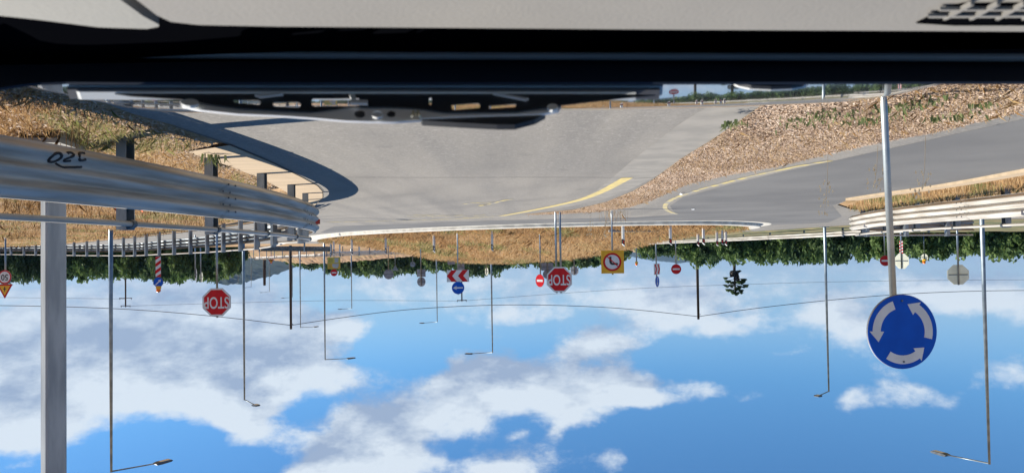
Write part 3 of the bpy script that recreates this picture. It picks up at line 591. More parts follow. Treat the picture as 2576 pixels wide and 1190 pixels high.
def f_board(root, cz):
    plate(root, rect(1.15, 1.06), cz, M('board_frame', lin(160, 140, 60), None, 4, .6), th=.02); OLIVE = M('faded_yellow_board', lin(206, 186, 74), lin(186, 176, 92), 3, .6)
    face(root, 'upper_panel', [(-.55, .04), (.55, .04), (.55, .50), (-.55, .50)], cz, M('amber_board', lin(214, 168, 46), lin(198, 158, 60), 3, .6)); face(root, 'lower_panel', [(-.55, -.50), (.55, -.50), (.55, 0), (-.55, 0)], cz, OLIVE)
    PATCH = M('pasted_over_patch', lin(176, 178, 178), lin(160, 164, 168), 3, .6)
    face(root, 'worn_patch', [(-.44, .06), (.12, .06), (.18, .24), (.05, .40), (-.30, .46), (-.40, .3)], cz, PATCH, -.007); face(root, 'worn_patch', [(-.42, -.46), (-.02, -.44), (-.1, -.2), (-.02, -.06), (-.38, -.04)], cz, PATCH, -.007)
    for i, (x0, z0, x1) in enumerate(((.08, -.14, .5), (.06, -.25, .5), (.1, -.36, .46), (.26, .22, .48), (.22, .38, .46))): face(root, 'text_line', rect(x1 - x0, .05) if 0 else [(x0, z0 - .025), (x1, z0 - .025), (x1, z0 + .025), (x0, z0 + .025)], cz, M('faded_print', lin(120, 116, 60), None, 8, .6), -.0065)
sign('works_board', 'yellow two-part notice board with worn patches under a red no entry disc', 'road sign', 840, 662, 66, [(f_board, 662), (f_noentry, 686, .31)], 0, .035, 690)
sign('sign_back', 'large round grey sign back left of the chevron board', 'road sign', 977, 690, 46, [(b_plate('disc', .31), 690)], 0, .03, 680)
sign('sign_back', 'small grey triangular sign back behind the large round grey one', 'road sign', 994, 676, 70, [(b_plate('itri', .34), 676)], 0, .03, 676)
sign('sign_back', 'small round grey sign back against the trees, left of photo centre', 'road sign', 1038, 665, 78, [(b_plate('disc', .28), 665)], 0, .03, 664)
sign('sign_back', 'grey rectangular sign back with an edgewise disc above, left of the chevron board', 'road sign', 1058, 687, 45, [(b_plate('rect', .6, .46), 687), (b_plate('disc', .29), 709)], 22, .03, 718)
sign('sign_back', 'plain grey square sign back close behind the chevron board', 'road sign', 1135, 656, 52, [(b_plate('rect', .52, .54), 656)], 0, .03, 655)
sign('sign_back', 'lower grey square sign back overlapped by the chevron board', 'road sign', 1159, 672, 56, [(b_plate('rect', .55, .5), 672)], 0, .03, 672)
sign('sign_back', 'thin edgewise white disc beside a lamp post right of the chevron board', 'road sign', 1222, 683, 58, [(b_plate('disc', .31, mat=PALEBACK), 683)], 64, .03, 690)
sign('sign_back', 'dark grey rectangular sign back beside the central STOP sign', 'road sign', 1377, 671, 48, [(b_plate('rect', .78, .5), 671), (b_plate('disc', .3), 690)], 0, .03, 690)
sign('sign_back', 'grey octagonal sign back right of the central STOP sign', 'road sign', 1444, 681, 60, [(b_plate('oct', .36), 681)], 34, .035, 691)
sign('speed_limit_sign', 'tiny far round sign over an orange triangle before the dirt embankment', 'road sign', 682, 652, 110, [(f_speed, 650, .42, '50'), (f_tri, 657, .45)], 0, .05, 660)
# white delineator posts on the island and behind
def delineator(x, yb, yt, refl, label, zb=.1, behind=None):
    p = G(x, yb, zb) if behind is None else AT(x, yb, behind); d = p[1]; h_ = AT(x, yt, d)[2] - p[2]
    root = empty('delineator_post', (p[0], p[1], p[2]), rad(random.uniform(-25, 25)), label, 'delineator', 'delineator posts around the island')
    mesh('shaft', *prism([(-.055, -.3), (.055, -.3), (.055, h_ - .09), (-.055, h_)], -.03, .03), WHITE, root)
    mesh('black_band', *prism([(-.057, h_ * .72), (.057, h_ * .66), (.057, h_ * .88), (-.057, h_ * .94)], -.032, .032), BLACK, root)
    mesh('reflector', *prism([(-.03, h_ * .75), (.03, h_ * .72), (.03, h_ * .85), (-.03, h_ * .88)], -.036, -.032), refl, root)
LD = [(831, 609, 648), (839.4, 599, 641), (854.6, 608, 647), (885, 594, 642), (903.6, 610, 644), (970, 589, 641), (1091.6, 583, 636), (1237.5, 576, 633)]
for i, (x, yb, yt) in enumerate(LD):
    beh = {0: 62, 2: 62, 4: 66}.get(i)
    delineator(x, yb, yt, SIGNW, 'white delineator post with black band and white reflector, %s from photo left' % ordinal(i), behind=beh)
RD = [(1567, 566, 619.6), (1686, 565, 617.5), (1755.4, 582, 619.5), (1769, 566, 616.5), (1803.4, 579, 619.5), (1816.5, 569, 617.5), (1825.4, 576, 618.5)]
for i, (x, yb, yt) in enumerate(RD):
    delineator(x, yb, yt, REDREF, 'white delineator post with black band and red reflector, %s from photo left' % ordinal(i), behind={2: 39, 4: 38, 6: 38}.get(i))
# concrete blocks behind the island kerb
for i, (x0, x1, y0, y1) in enumerate([(1534, 1575, 570, 580), (1578, 1612, 571, 581), (1613, 1657, 571, 580)]):
    a, b = G(x0, 571, .15), G(x1, 571, .15); c = (a + b) / 2
    tag(mesh('concrete_block', *box((c[0], c[1] + .32, .22), (abs(a[0] - b[0]) - .03, .3, .30)), CONC), 'low grey concrete block behind the island kerb, %s from photo left' % ordinal(i), 'concrete block', 'concrete blocks on the island')
mw = [AT(2190, 580, 38), AT(2083, 590, 42), AT(1900, 597, 50), AT(1700, 606, 63)]

# ------------------------------------------------------------------ lamps, poles, wires
LAMPS = [(280, 1187, 28.4, 428, 1158), (615, 1006, 42.6, 648, 1021), (818, 905, 59, 895, 900), (1239, 887, 62, 1171, 890), (1100, 810, 91, 1056, 813), (756, 824, 87, 805, 821), (885, 776, 117, 851, 778), (2085, 985, 42.6, 2054, 997), (2489, 1167, 28.2, 2348, 1136),
         (677.8, 734, 180, 653.6, 736), (632, 722, 205, 614, 724), (735.7, 748, 152, 708.4, 750), (599, 713, 240, 582, 714)]
order = sorted(range(len(LAMPS)), key=lambda i: LAMPS[i][0])
LAMPM = M('lamp_pole_steel', lin(150, 162, 168), lin(120, 132, 140), 3, .45, .6)
LUM = M('luminaire_grey', lin(90, 98, 106), lin(70, 78, 86), 5, .5, .4)
for rank, i in enumerate(order):
    xt, yt, d, xa, ya = LAMPS[i]; tp = AT(xt, yt, d); H = tp[2]; e = G(xa, ya, H + .12)
    size = 'very tall near' if d < 35 else 'tall' if d < 100 else 'small distant'
    root = empty('street_lamp', (tp[0], tp[1], 0), 0, '%s galvanised street lamp, %s of the lamps counted from photo left' % (size, ordinal(rank)), 'street lamp', 'street lamps along the roads')
    k = 1 if d < 100 else 1.25
    mesh('pole', *tube([(0, 0, -.2), (0, 0, H * .33), (0, 0, H)], [.085 * k, .07 * k, .042 * k], 12), LAMPM, root, True)
    mesh('base_plate', *box((0, 0, .02), (.4, .4, .04)), GALV, root)
    v = np.array([e[0] - tp[0], e[1] - tp[1]]); L_ = np.linalg.norm(v); v = v / L_; L_ = min(L_, 2.6); p0 = np.array([0, 0, H - .03]); p1 = np.array([v[0] * L_ * .74, v[1] * L_ * .74, H + .09]); p2 = np.array([v[0] * L_, v[1] * L_, H + .12])
    mesh('arm', *tube([p0, p1], [.03 * k, .026 * k], 8), LAMPM, root, True)
    a = math.atan2(v[1], v[0]); c = (p1 + p2) / 2; hl = np.linalg.norm(p2 - p1) + .1
    pts = [(-hl / 2, -.02), (-hl * .3, -.055), (hl * .42, -.05), (hl / 2, -.015), (hl * .42, .03), (-hl * .1, .05), (-hl * .42, .045)]
    V, Fc = prism(pts, -.14, .14); V = [(c[0] + x_ * math.cos(a) - y_ * math.sin(a), c[1] + x_ * math.sin(a) + y_ * math.cos(a), c[2] + z_) for x_, y_, z_ in V]
    lo = mesh('luminaire', V, Fc, LUM, root)
    V, Fc = prism([(-hl * .2, -.062), (hl * .4, -.058), (hl * .4, -.053), (-hl * .2, -.057)], -.1, .1); V = [(c[0] + x_ * math.cos(a) - y_ * math.sin(a), c[1] + x_ * math.sin(a) + y_ * math.cos(a), c[2] + z_) for x_, y_, z_ in V]
    mesh('lens', V, Fc, SIGNW, lo)
# thick galvanised mast behind the near rail
pm = AT(135, 900, 8.0)
root = empty('steel_mast', (pm[0], pm[1], 0), rad(43), 'thick square galvanised steel mast rising behind the guardrail at photo left', 'mast')
hw = .105; V, Fc = prism([(-hw, -.3), (hw, -.3), (hw, 6.5), (-hw, 6.5)], -hw * .9, hw * .9)
bv = []; 
def chamfer_post(hw_, z0, z1, b=.018):
    P_ = [(-hw_ + b, -hw_), (hw_ - b, -hw_), (hw_, -hw_ + b), (hw_, hw_ - b), (hw_ - b, hw_), (-hw_ + b, hw_), (-hw_, hw_ - b), (-hw_, -hw_ + b)]; n = 8
    return [(x, y, z0) for x, y in P_] + [(x, y, z1) for x, y in P_], [(i, (i + 1) % n, (i + 1) % n + n, i + n) for i in range(n)] + [tuple(reversed(range(n))), tuple(range(n, 2 * n))]
MAST = M('mast_galvanised', (.42, .45, .465), (.27, .30, .32), 5, .55, .1, .08, 40, stretch=(1.5, 1.5, .25))
mesh('shaft', *chamfer_post(.1, -.2, 6.5), MAST, root)
mesh('base_plate', *box((0, 0, .03), (.42, .42, .05)), GALV, root)
# wooden utility poles and their wires
def upole(x, ytop, d, label, r=.13, arm=None, ybase=None):
    t = AT(x, ytop, d); root = empty('utility_pole', (t[0], t[1], 0), 0, label, 'utility pole')
    mesh('pole', *tube([(0, 0, -.3), (0, 0, t[2])], [r * 1.1, r * .85], 10), WOODP, root, True)
    if arm:
        for dz, L_ in arm:
            a = mesh('crossarm', *box((0, 0, t[2] - dz), (L_, .1, .12)), WOODP, root)
            for s in (-.45, 0, .45): mesh('insulator', *tube([(s * L_, 0, t[2] - dz + .06), (s * L_, 0, t[2] - dz + .32)], .06, 8), LUM, a)
    else: mesh('hook', *tube([(-.25, 0, t[2] - .55), (.1, 0, t[2] - .5)], .04, 6), STEELD, root)
    return t
upole(732, 828, 80, 'dark tarred wooden pole above the end of the left guardrail', .15)
upole(1757, 803, 84, 'brown wooden pole rising from the hedge left of the lone tree', .16)
upole(316, 771, 150, 'thin far pole with two crossarms above the trees at photo left', .16, [(.15, 2.0), (1.7, 2.6)])
upole(1162, 757, 150, 'far pole with a short crossarm just above the blue arrow disc', .15, [(.15, 2.0)])
upole(665.5, 718, 170, 'short thick far pole before the blue hill', .35)
def wire(px, label, r=.03):
    pts = chaikin([AT(x, y, d) for x, y, d in px], 2); tag(mesh('overhead_wire', *tube(pts, r, 6), CABLE), label, 'wire')
wire([(-200, 769, 76), (0, 767.5, 77), (300, 775, 78), (545, 795, 79), (732, 818, 80), (732, 818, 80), (850, 800, 80.5), (1000, 780, 81), (1150, 770, 81.5), (1290, 766, 82), (1420, 768, 82.5), (1570, 775, 83), (1757, 796, 84), (1757, 796, 84), (1900, 775, 84), (2082, 755, 84), (2230, 742, 84), (2400, 733, 84), (2576, 730, 84), (2760, 732, 84)], 'lower dark overhead wire sagging between the two wooden poles', .035)
wire([(316, 770, 150), (506, 764, 150), (720, 758, 150), (884, 755, 150), (1162, 757, 150), (1162, 757, 150), (1405, 738, 150), (1641, 723, 150), (1850, 716, 150), (2076, 709, 150), (2350, 705, 150), (2700, 703, 150)], 'thin far overhead wire between the poles with crossarms', .03)
wire([(-200, 746, 150), (0, 748, 150), (316, 752, 150)], 'thin far overhead wire leaving the photo at its left edge', .03)

# ------------------------------------------------------------------ trees
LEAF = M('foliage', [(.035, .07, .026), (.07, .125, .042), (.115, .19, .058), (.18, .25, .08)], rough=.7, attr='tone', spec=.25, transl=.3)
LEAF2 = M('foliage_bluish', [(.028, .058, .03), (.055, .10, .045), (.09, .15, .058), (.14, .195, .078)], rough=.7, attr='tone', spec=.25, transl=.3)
BARK = M('bark', (.10, .075, .055), (.06, .045, .035), 12, .9, 0, .4, 30)
def crown_mesh(name, rx, rz, z0, nclump, nleaf, leaf, seed, mat, flat=.75):
    r = np.random.default_rng(seed); C = []
    while len(C) < nclump:
        p = r.uniform(-1, 1, 3)
        if .25 < np.linalg.norm(p) < 1: C.append(p)
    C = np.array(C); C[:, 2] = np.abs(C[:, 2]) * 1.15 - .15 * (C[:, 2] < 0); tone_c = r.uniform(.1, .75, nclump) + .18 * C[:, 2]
    n = nclump * nleaf; ci = np.repeat(np.arange(nclump), nleaf); off = r.normal(0, 1, (n, 3)); off /= np.linalg.norm(off, axis=1)[:, None] + 1e-9; off *= (r.random(n) ** .4)[:, None]
    cr = r.uniform(.24, .42, nclump)[ci][:, None]; P = C[ci] + off * cr * np.array([1, 1, flat]); P = P * np.array([rx, rx, rz]) + np.array([0, 0, z0]); P[:, 2] = np.maximum(P[:, 2], .05)
    a = r.normal(0, 1, (n, 3)); a /= np.linalg.norm(a, axis=1)[:, None]; b = np.cross(a, r.normal(0, 1, (n, 3))); b /= np.linalg.norm(b, axis=1)[:, None]
    s = (leaf * r.uniform(.6, 1.4, n))[:, None]; V = np.stack([P - a * s, P + b * s * .55, P + a * s, P - b * s * .55], 1).reshape(-1, 3)
    tone = np.clip(tone_c[ci] + r.normal(0, .1, n), 0, 1).repeat(4)
    me_o = npmesh(name, V, np.arange(n * 4).reshape(-1, 4), 4, mat, None, tone); me = me_o.data; bpy.data.objects.remove(me_o); return me
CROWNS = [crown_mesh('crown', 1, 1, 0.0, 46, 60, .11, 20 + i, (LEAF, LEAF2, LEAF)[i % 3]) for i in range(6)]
TRUNK = mesh('trunk_template', *join(tube([(0, 0, -.05), (.02, .01, .3), (-.02, 0, .7)], [.06, .045, .02], 8), tube([(.02, .01, .25), (.3, .1, .6)], [.03, .012], 6), tube([(.01, .01, .3), (-.28, -.12, .65)], [.03, .012], 6)), BARK)
TRUNKM = TRUNK.data; bpy.data.objects.remove(TRUNK)
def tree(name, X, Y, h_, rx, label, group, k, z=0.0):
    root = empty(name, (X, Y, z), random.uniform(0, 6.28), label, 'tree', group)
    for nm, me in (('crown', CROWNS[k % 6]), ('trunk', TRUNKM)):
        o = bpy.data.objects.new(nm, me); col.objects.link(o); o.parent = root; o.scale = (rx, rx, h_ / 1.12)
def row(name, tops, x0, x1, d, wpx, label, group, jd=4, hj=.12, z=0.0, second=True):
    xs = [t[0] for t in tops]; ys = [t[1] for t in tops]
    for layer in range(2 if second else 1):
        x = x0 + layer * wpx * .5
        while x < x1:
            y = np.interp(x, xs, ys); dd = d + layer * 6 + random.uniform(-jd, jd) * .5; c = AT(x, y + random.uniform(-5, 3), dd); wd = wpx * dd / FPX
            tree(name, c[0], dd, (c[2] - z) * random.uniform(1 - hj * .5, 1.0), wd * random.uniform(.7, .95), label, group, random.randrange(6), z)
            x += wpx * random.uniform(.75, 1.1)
row('leafy_tree', [(-120, 712), (0, 712), (120, 706), (200, 702), (300, 700), (400, 706), (470, 708), (540, 704), (585, 690)], -110, 590, 86, 46, 'dark green tree in the belt behind the guardrail posts', 'tree belt at photo left')
row('distant_tree', [(740, 672), (800, 679), (850, 690), (960, 695), (1020, 690), (1100, 683), (1200, 691), (1250, 688), (1290, 670), (1400, 672), (1500, 668), (1570, 652)], 745, 1575, 150, 38, 'dark distant tree behind the roundabout island', 'tree line behind the island', jd=8)
row('hedge_tree', [(1600, 640), (1680, 645), (1720, 650), (1755, 664), (1800, 659), (1850, 654), (1900, 659), (1990, 664), (2060, 658), (2110, 657)], 1625, 2110, 78, 44, 'green tree in the hedge behind the long guardrail', 'hedge behind the white guardrail', z=-.3)
row('hedge_tree', [(2080, 660), (2140, 655), (2200, 652), (2300, 648), (2400, 643), (2500, 645), (2576, 648), (2700, 648)], 2085, 2700, 60, 50, 'green bush in the hedge behind the sunlit guardrail', 'hedge behind the sunlit guardrail', z=-.3)
# lone tree with a bare stem
lt = AT(1850, 745, 88)
root = empty('lone_tree', (lt[0], lt[1], 0), 0, 'lone tall tree with a bare stem, dark dead skirt and tufted crown', 'tree')
H = lt[2]
mesh('trunk', *tube([(0, 0, -.3), (.05, 0, H * .5), (0, 0, H * .98)], [.30, .17, .08], 8), BARK, root, True)
DEAD = M('dead_fronds', [(.045, .04, .038), (.07, .06, .055), (.12, .10, .085)], rough=.9, attr='tone')
me = crown_mesh('dead_skirt', .55, 1.05, 0, 18, 60, .14, 77, DEAD); o = bpy.data.objects.new('dead_skirt', me); col.objects.link(o); o.parent = root; o.location = (0, 0, H - 3.0)
tufts = [(-1.15, .3, H - 1.9), (-.75, 0, H - 1.55), (1.1, .1, H - 2.1), (1.25, -.2, H - 1.25), (.75, .3, H - .7), (-1.2, -.2, H - 1.2), (-.8, .2, H - .6), (.1, 0, H - .4), (-.3, -.2, H - .9), (.4, .1, H - 1.2), (0, .2, H - 1.6), (.35, -.3, H - .35), (-.35, .3, H - .3), (.85, 0, H - 1.75)]
tufts = tufts + [(rng.uniform(-1.1, 1.1), rng.uniform(-.5, .5), H - rng.uniform(.25, 1.9)) for _ in range(14)]
for i, c in enumerate(tufts):
    mesh('branch', *tube([(0, 0, c[2] - .35), c], [.035, .02], 5), BARK, root)
    o = bpy.data.objects.new('leaf_tuft', CROWNS[(i * 2 + 1) % 6]); col.objects.link(o); o.parent = root; o.location = (c[0], c[1], c[2] - .15); s_ = random.uniform(.20, .33); o.scale = (s_, s_, s_ * .95)
# dark round thicket where the bare stem leaves the hedge
bk = AT(1849, 658, 80); tree('hedge_tree', bk[0], 80, bk[2] + .3, 1.1, 'dark rounded bush at the foot of the lone tall tree', None, 3, -.3)

def nth(i): return '%d%s' % (i, 'th' if 10 <= i % 100 <= 20 else {1: 'st', 2: 'nd', 3: 'rd'}.get(i % 10, 'th'))
for grp in ('tree belt at photo left', 'tree line behind the island', 'hedge behind the white guardrail', 'hedge behind the sunlit guardrail'):
    T = sorted([o for o in col.objects if o.get('group') == grp], key=lambda o: -o.location.x / o.location.y)
    for i, o in enumerate(T): o['label'] = '%s, %s counted from photo left' % (o['label'], nth(i + 1))

# ------------------------------------------------------------------ grass, leaves and weeds
STRAW = M('straw', [(.34, .20, .095), (.48, .305, .145), (.60, .42, .22), (.70, .55, .33), (.24, .27, .09)], rough=.85, attr='tone', spec=.2, transl=.4)
LEAFLIT = M('leaf_litter', [(.25, .17, .115), (.40, .285, .20), (.52, .39, .29), (.63, .51, .405), (.72, .63, .54)], rough=.85, attr='tone', spec=.2)
WEED = M('green_weed', [(.10, .14, .05), (.17, .21, .085), (.26, .28, .13)], rough=.75, attr='tone', spec=.25, transl=.3)
def sample_in(poly, n, ymin, ymax, pw=1.5, xlim=None):
    O = np.array(poly)[:, :2]; x0, x1 = O[:, 0].min(), O[:, 0].max(); X = np.empty(0); Y = np.empty(0)
    if xlim: x0, x1 = max(x0, xlim[0]), min(x1, xlim[1])
    while len(X) < n:
        u = rng.random(n * 3); y = (ymin ** (1 - pw) + u * (ymax ** (1 - pw) - ymin ** (1 - pw))) ** (1 / (1 - pw)); x = rng.uniform(x0, x1, n * 3)
        keep = inpoly(O, x, y) & (np.abs(x) < y * .78 + 1.0); X = np.r_[X, x[keep]]; Y = np.r_[Y, y[keep]]
    return X[:n], Y[:n]
def blades(name, X, Y, Z, h0, h1, wd, tone, mat, lean=.6, parent=None, grow=0.0):
    n = len(X); a = rng.uniform(0, 6.283, n); h_ = rng.uniform(h0, h1, n); k = 1 + grow * Y; l = h_ * np.abs(rng.normal(0, lean, n)); b = rng.uniform(0, 6.283, n); w_ = wd * rng.uniform(.6, 1.4, n) * k
    B = np.stack([X, Y, Z], 1); sdx = np.stack([np.cos(a), np.sin(a), 0 * a], 1) * w_[:, None] / 2; ld = np.stack([np.cos(b) * l, np.sin(b) * l, h_], 1)
    mid = B + ld * np.array([.35, .35, .6]); tip = B + ld
    V = np.stack([B - sdx, B + sdx, mid + sdx * .7, tip, mid - sdx * .7], 1).reshape(-1, 3); i = np.arange(n)[:, None] * 5
    o = npmesh(name, V, np.concatenate([i + np.array([0, 1, 2, 3, 4])], 0), 5, mat, parent, np.repeat(np.clip(tone, 0, 1), 5)); o['kind'] = 'stuff'; return o
def litter(name, X, Y, Z, size, tone, mat, tilt=.3):
    n = len(X); a = rng.normal(0, 1, (n, 3)); a[:, 2] *= tilt; a /= np.linalg.norm(a, axis=1)[:, None]; up = np.array([0, 0, 1.]) + rng.normal(0, tilt, (n, 3)); b = np.cross(a, up); b /= np.linalg.norm(b, axis=1)[:, None] + 1e-9
    s = (size * rng.uniform(.5, 1.5, n))[:, None]; P = np.stack([X, Y, Z], 1); c = np.cross(a, b)
    V = np.stack([P - a * s, P + b * s * .38 + c * s * .12, P + a * s, P - b * s * .38 + c * s * .12], 1).reshape(-1, 3)
    o = npmesh(name, V, np.arange(n * 4).reshape(-1, 4), 4, mat, None, np.repeat(np.clip(tone, 0, 1), 4)); o['kind'] = 'stuff'; return o
def patchy(X, Y, s, seed): return vnoise(X, Y, s, seed) * .6 + vnoise(X, Y, s * 3.1, seed + 1) * .4
def polydist(poly, X, Y):
    O = np.array(poly)[:, :2]; d = np.full(len(X), 1e9)
    for i in range(len(O)):
        a_, b_ = O[i], O[(i + 1) % len(O)]; ab = b_ - a_; t_ = np.clip(((X - a_[0]) * ab[0] + (Y - a_[1]) * ab[1]) / (ab @ ab + 1e-9), 0, 1); d = np.minimum(d, np.hypot(X - a_[0] - t_ * ab[0], Y - a_[1] - t_ * ab[1]))
    return d
# leaf litter and short straw on the splitter island
X, Y = sample_in(SPL, 90000, 5.6, 25, 1.6); D_ = .11
o = litter('leaf_litter', X, Y, spl_h(X, Y, polydist(SPL, X, Y)) + rng.uniform(0, .02, len(X)), .017, .15 + .5 * patchy(X, Y, 1.1, 31) + rng.normal(0, .2, len(X)), LEAFLIT); tag(o, 'fallen dry leaves covering the splitter island', 'leaves')
X, Y = sample_in(SPL, 7000, 5.6, 25, 1.5); kp_ = patchy(X, Y, .8, 41) > .42; X, Y = X[kp_], Y[kp_]
o = blades('dry_grass', X, Y, spl_h(X, Y, polydist(SPL, X, Y)), .02, .09, .005, rng.uniform(.2, .75, len(X)), STRAW, 1.2); tag(o, 'dry straw growing through the leaves on the splitter island', 'grass')
# right verge, near rail to the tree belt
X, Y = sample_in(VR, 90000, 5.2, 55, 1.5); dv = polydist(VR, X, Y); zz = -.0 + .115 * np.clip(dv / 1.2, 0, 1) + .1 * (vnoise(X, Y, .8, 9) - .5) * np.clip(dv / .8, 0, 1); kk = rng.random(len(X)) < np.clip(dv / .5 - .1, .05, 1); X, Y, zz = X[kk], Y[kk], zz[kk]; tn = .1 + .5 * patchy(X, Y, .7, 51) + rng.normal(0, .14, len(X)); gr = patchy(X, Y, .5, 61) > .62; tn[gr] = rng.uniform(.85, 1, gr.sum())
o = blades('dry_grass', X, Y, zz - .03, .03, .13, .006, tn, STRAW, .8, grow=.06); tag(o, 'tall dry grass of the verge behind the guardrails at photo left', 'grass')
X, Y = sample_in(VR, 40000, 5.2, 30, 1.6); dv = polydist(VR, X, Y); o = litter('leaf_litter', X, Y, -.01 + .115 * np.clip(dv / 1.2, 0, 1) + .1 * (vnoise(X, Y, .8, 9) - .5) * np.clip(dv / .8, 0, 1) + rng.uniform(0, .04, len(X)), .022, .1 + .55 * patchy(X, Y, 1.3, 71) + rng.normal(0, .18, len(X)), LEAFLIT); tag(o, 'dry leaf litter on the verge at photo left', 'leaves')
X, Y = sample_in(VR, 16000, 5.2, 40, 1.4); kk = (patchy(X, Y, .9, 151) > .56) & (polydist(VR, X, Y) > .5); X, Y = X[kk], Y[kk]
o = blades('dry_brush', X, Y, np.full(len(X), .06), .10, .34, .006, rng.uniform(0, .35, len(X)), M('brown_brush', [(.13, .075, .035), (.24, .145, .065), (.40, .27, .13)], rough=.85, attr='tone', spec=.2, transl=.3), .5, grow=.05); tag(o, 'clumps of taller brown dry brush on the verge at photo left', 'dry brush')
# mound grass
X, Y = sample_in(ISL, 80000, 32.5, 60, 1.3); O_ = np.array(ISL); dd = np.full(len(X), 1e9)
for i in range(0, len(O_), 1):
    a_, b_ = O_[i], O_[(i + 1) % len(O_)]; ab = b_ - a_; t_ = np.clip(((X - a_[0]) * ab[0] + (Y - a_[1]) * ab[1]) / (ab @ ab + 1e-9), 0, 1); dd = np.minimum(dd, np.hypot(X - a_[0] - t_ * ab[0], Y - a_[1] - t_ * ab[1]))
kk = dd > .3; X, Y, dd = X[kk], Y[kk], dd[kk]; tn = .05 + .45 * patchy(X, Y, .35, 81) + .025 * dd + rng.normal(0, .13, len(X)); gr = patchy(X, Y, .4, 91) > .64; tn[gr] = rng.uniform(.85, 1, gr.sum())
o = blades('dry_grass', X, Y, mound_h(X, Y, dd) - .04, .06, .34, .025, tn, STRAW, .9); tag(o, 'dry reddish grass covering the roundabout mound', 'grass')
X, Y = sample_in(VL, 20000, 10, 33, 1.2); o = blades('dry_grass', X, Y, np.full(len(X), .03), .04, .22, .008, np.where(patchy(X, Y, .6, 95) > .6, .95, .25 + .4 * rng.random(len(X))), STRAW, .5, grow=.05); tag(o, 'dry grass behind the sunlit guardrail at photo right', 'grass')
# weeds singled out on the splitter island and verge
def weed(X, Y, z, r, n, h_, label, name='green_weed', mat=None, cat='weed', tone=None):
    x = X + rng.normal(0, r * .8, n); y = Y + rng.normal(0, r * .9, n); h_ = h_ * (.65 if mat is None else 1)
    o = blades(name, x, y, np.full(n, z), h_ * .4, h_, .022 if mat is None else .008, rng.random(n) if tone is None else rng.uniform(*tone, n), mat or WEED, .8); o.name = 'leaf_blades'; root = empty(name, (X, Y, z), 0, label, cat); o.parent = root; o.location = (-X, -Y, -z); return root
for i, (x, y, r, n, h_, lb) in enumerate([(2040, 303, .2, 60, .09, 'low green weed patch on the leaf litter left of the sign pole'), (2085, 285, .16, 40, .08, 'spreading green weed above the long weed patch on the splitter island'), (1842, 308, .08, 40, .12, 'small green weed nearest the road edge on the splitter island'),
        (2265, 268, .14, 46, .11, 'tall green weed just right of the roundabout sign pole'), (2320, 255, .12, 34, .10, 'dark green weed to the right beyond the sign pole'), (2180, 300, .14, 50, .10, 'green weed just left of the roundabout sign pole'), (2470, 262, .08, 30, .1, 'small lone green weed at photo upper right'), (2390, 290, .12, 40, .12, 'yellowish green weed near the exit road edge at photo right')]):
    p = G(x, y, .1); weed(p[0], p[1], .1, r, n, h_, lb)
for x, y, d, h_, lb in [(1525, 505, 19.5, .9, 'thin dry stalk standing by the yellow edge line'), (1487, 518, 20.5, .75, 'second thin dry stalk nearer the photo centre'), (2085, 470, 9.5, .8, 'tall pale seed stalk hanging over the exit road'), (2330, 400, 8.2, .7, 'pale oat-like stalk right of the roundabout sign pole'), (2210, 430, 8.9, .55, 'wispy dry stalk beside the roundabout sign pole')]:
    p = AT(x, y, d); x_, y_ = p[0], p[1]; root = empty('dry_stalk', (x_, y_, .08), 0, lb, 'stalk')
    mesh('stem', *tube([(0, 0, 0), (.02, 0, h_ * .5), (.06, .02, h_)], [.003, .0025, .0015], 5), M('pale_husk', (.62, .54, .40), (.5, .42, .3), 9, .8, transl=.5), root)
    V = []; Fc = []
    for q in range(26):
        t = rng.uniform(.45, 1.02); c = np.array([.06 * t * t + rng.normal(0, .05), rng.normal(0, .05), h_ * t]); b0 = len(V); V += [tuple(c), tuple(c + [.012, 0, -.012]), tuple(c + [.004, 0, -.045]), tuple(c + [-.01, 0, -.02])]; Fc.append((b0, b0 + 1, b0 + 2, b0 + 3))
    mesh('seed_head', V, Fc, M('pale_husk', (.62, .54, .40), (.5, .42, .3), 9, .8, transl=.5), root)['kind'] = 'stuff'
p = AT(1548, 540, 22.5); weed(p[0], p[1], .05, .25, 60, .55, 'tuft of dry grass at the foot of the yellow square sign', 'grass_tuft', STRAW, 'grass tuft', (.1, .6))
p = AT(538, 382, 9.2); weed(p[0] - .02, p[1], .02, .08, 26, .28, 'small green plant at the corner of the sandy path', 'green_weed')

p = G(118, 338, .05); root = empty('drain_box', (p[0], p[1], .02), rad(-12), 'low dark concrete drain box on the verge near the photo left edge', 'drain box')
mesh('chamber', *box((0, 0, .04), (.42, .5, .14)), CONC, root); mesh('lid', *box((.0, -.02, .135), (.48, .56, .045), rad(3)), CONC, root); mesh('slot', *box((0, -.252, .07), (.3, .006, .06)), BLACK, root)
p = AT(322, 580, 16.5); ORNET = M('orange_mesh', lin(236, 120, 60), lin(210, 96, 44), 9, .8); V = []; Fc = []
for i in range(15):
    t = i / 14 - .5; V += [(p[0] + t * .62, p[1] + .05 * math.sin(i * 1.7), .12 + .03 * math.sin(i * 2.3)), (p[0] + t * .62 + .03, p[1] + .12 + .04 * math.sin(i * 1.1), .20 + .05 * math.sin(i * 1.3 + 1))]
    if i: Fc.append((2 * i - 2, 2 * i, 2 * i + 1, 2 * i - 1))
tag(mesh('plastic_net', V, Fc, ORNET), 'crumpled strip of orange plastic net lying in the dry grass at photo left', 'plastic net')
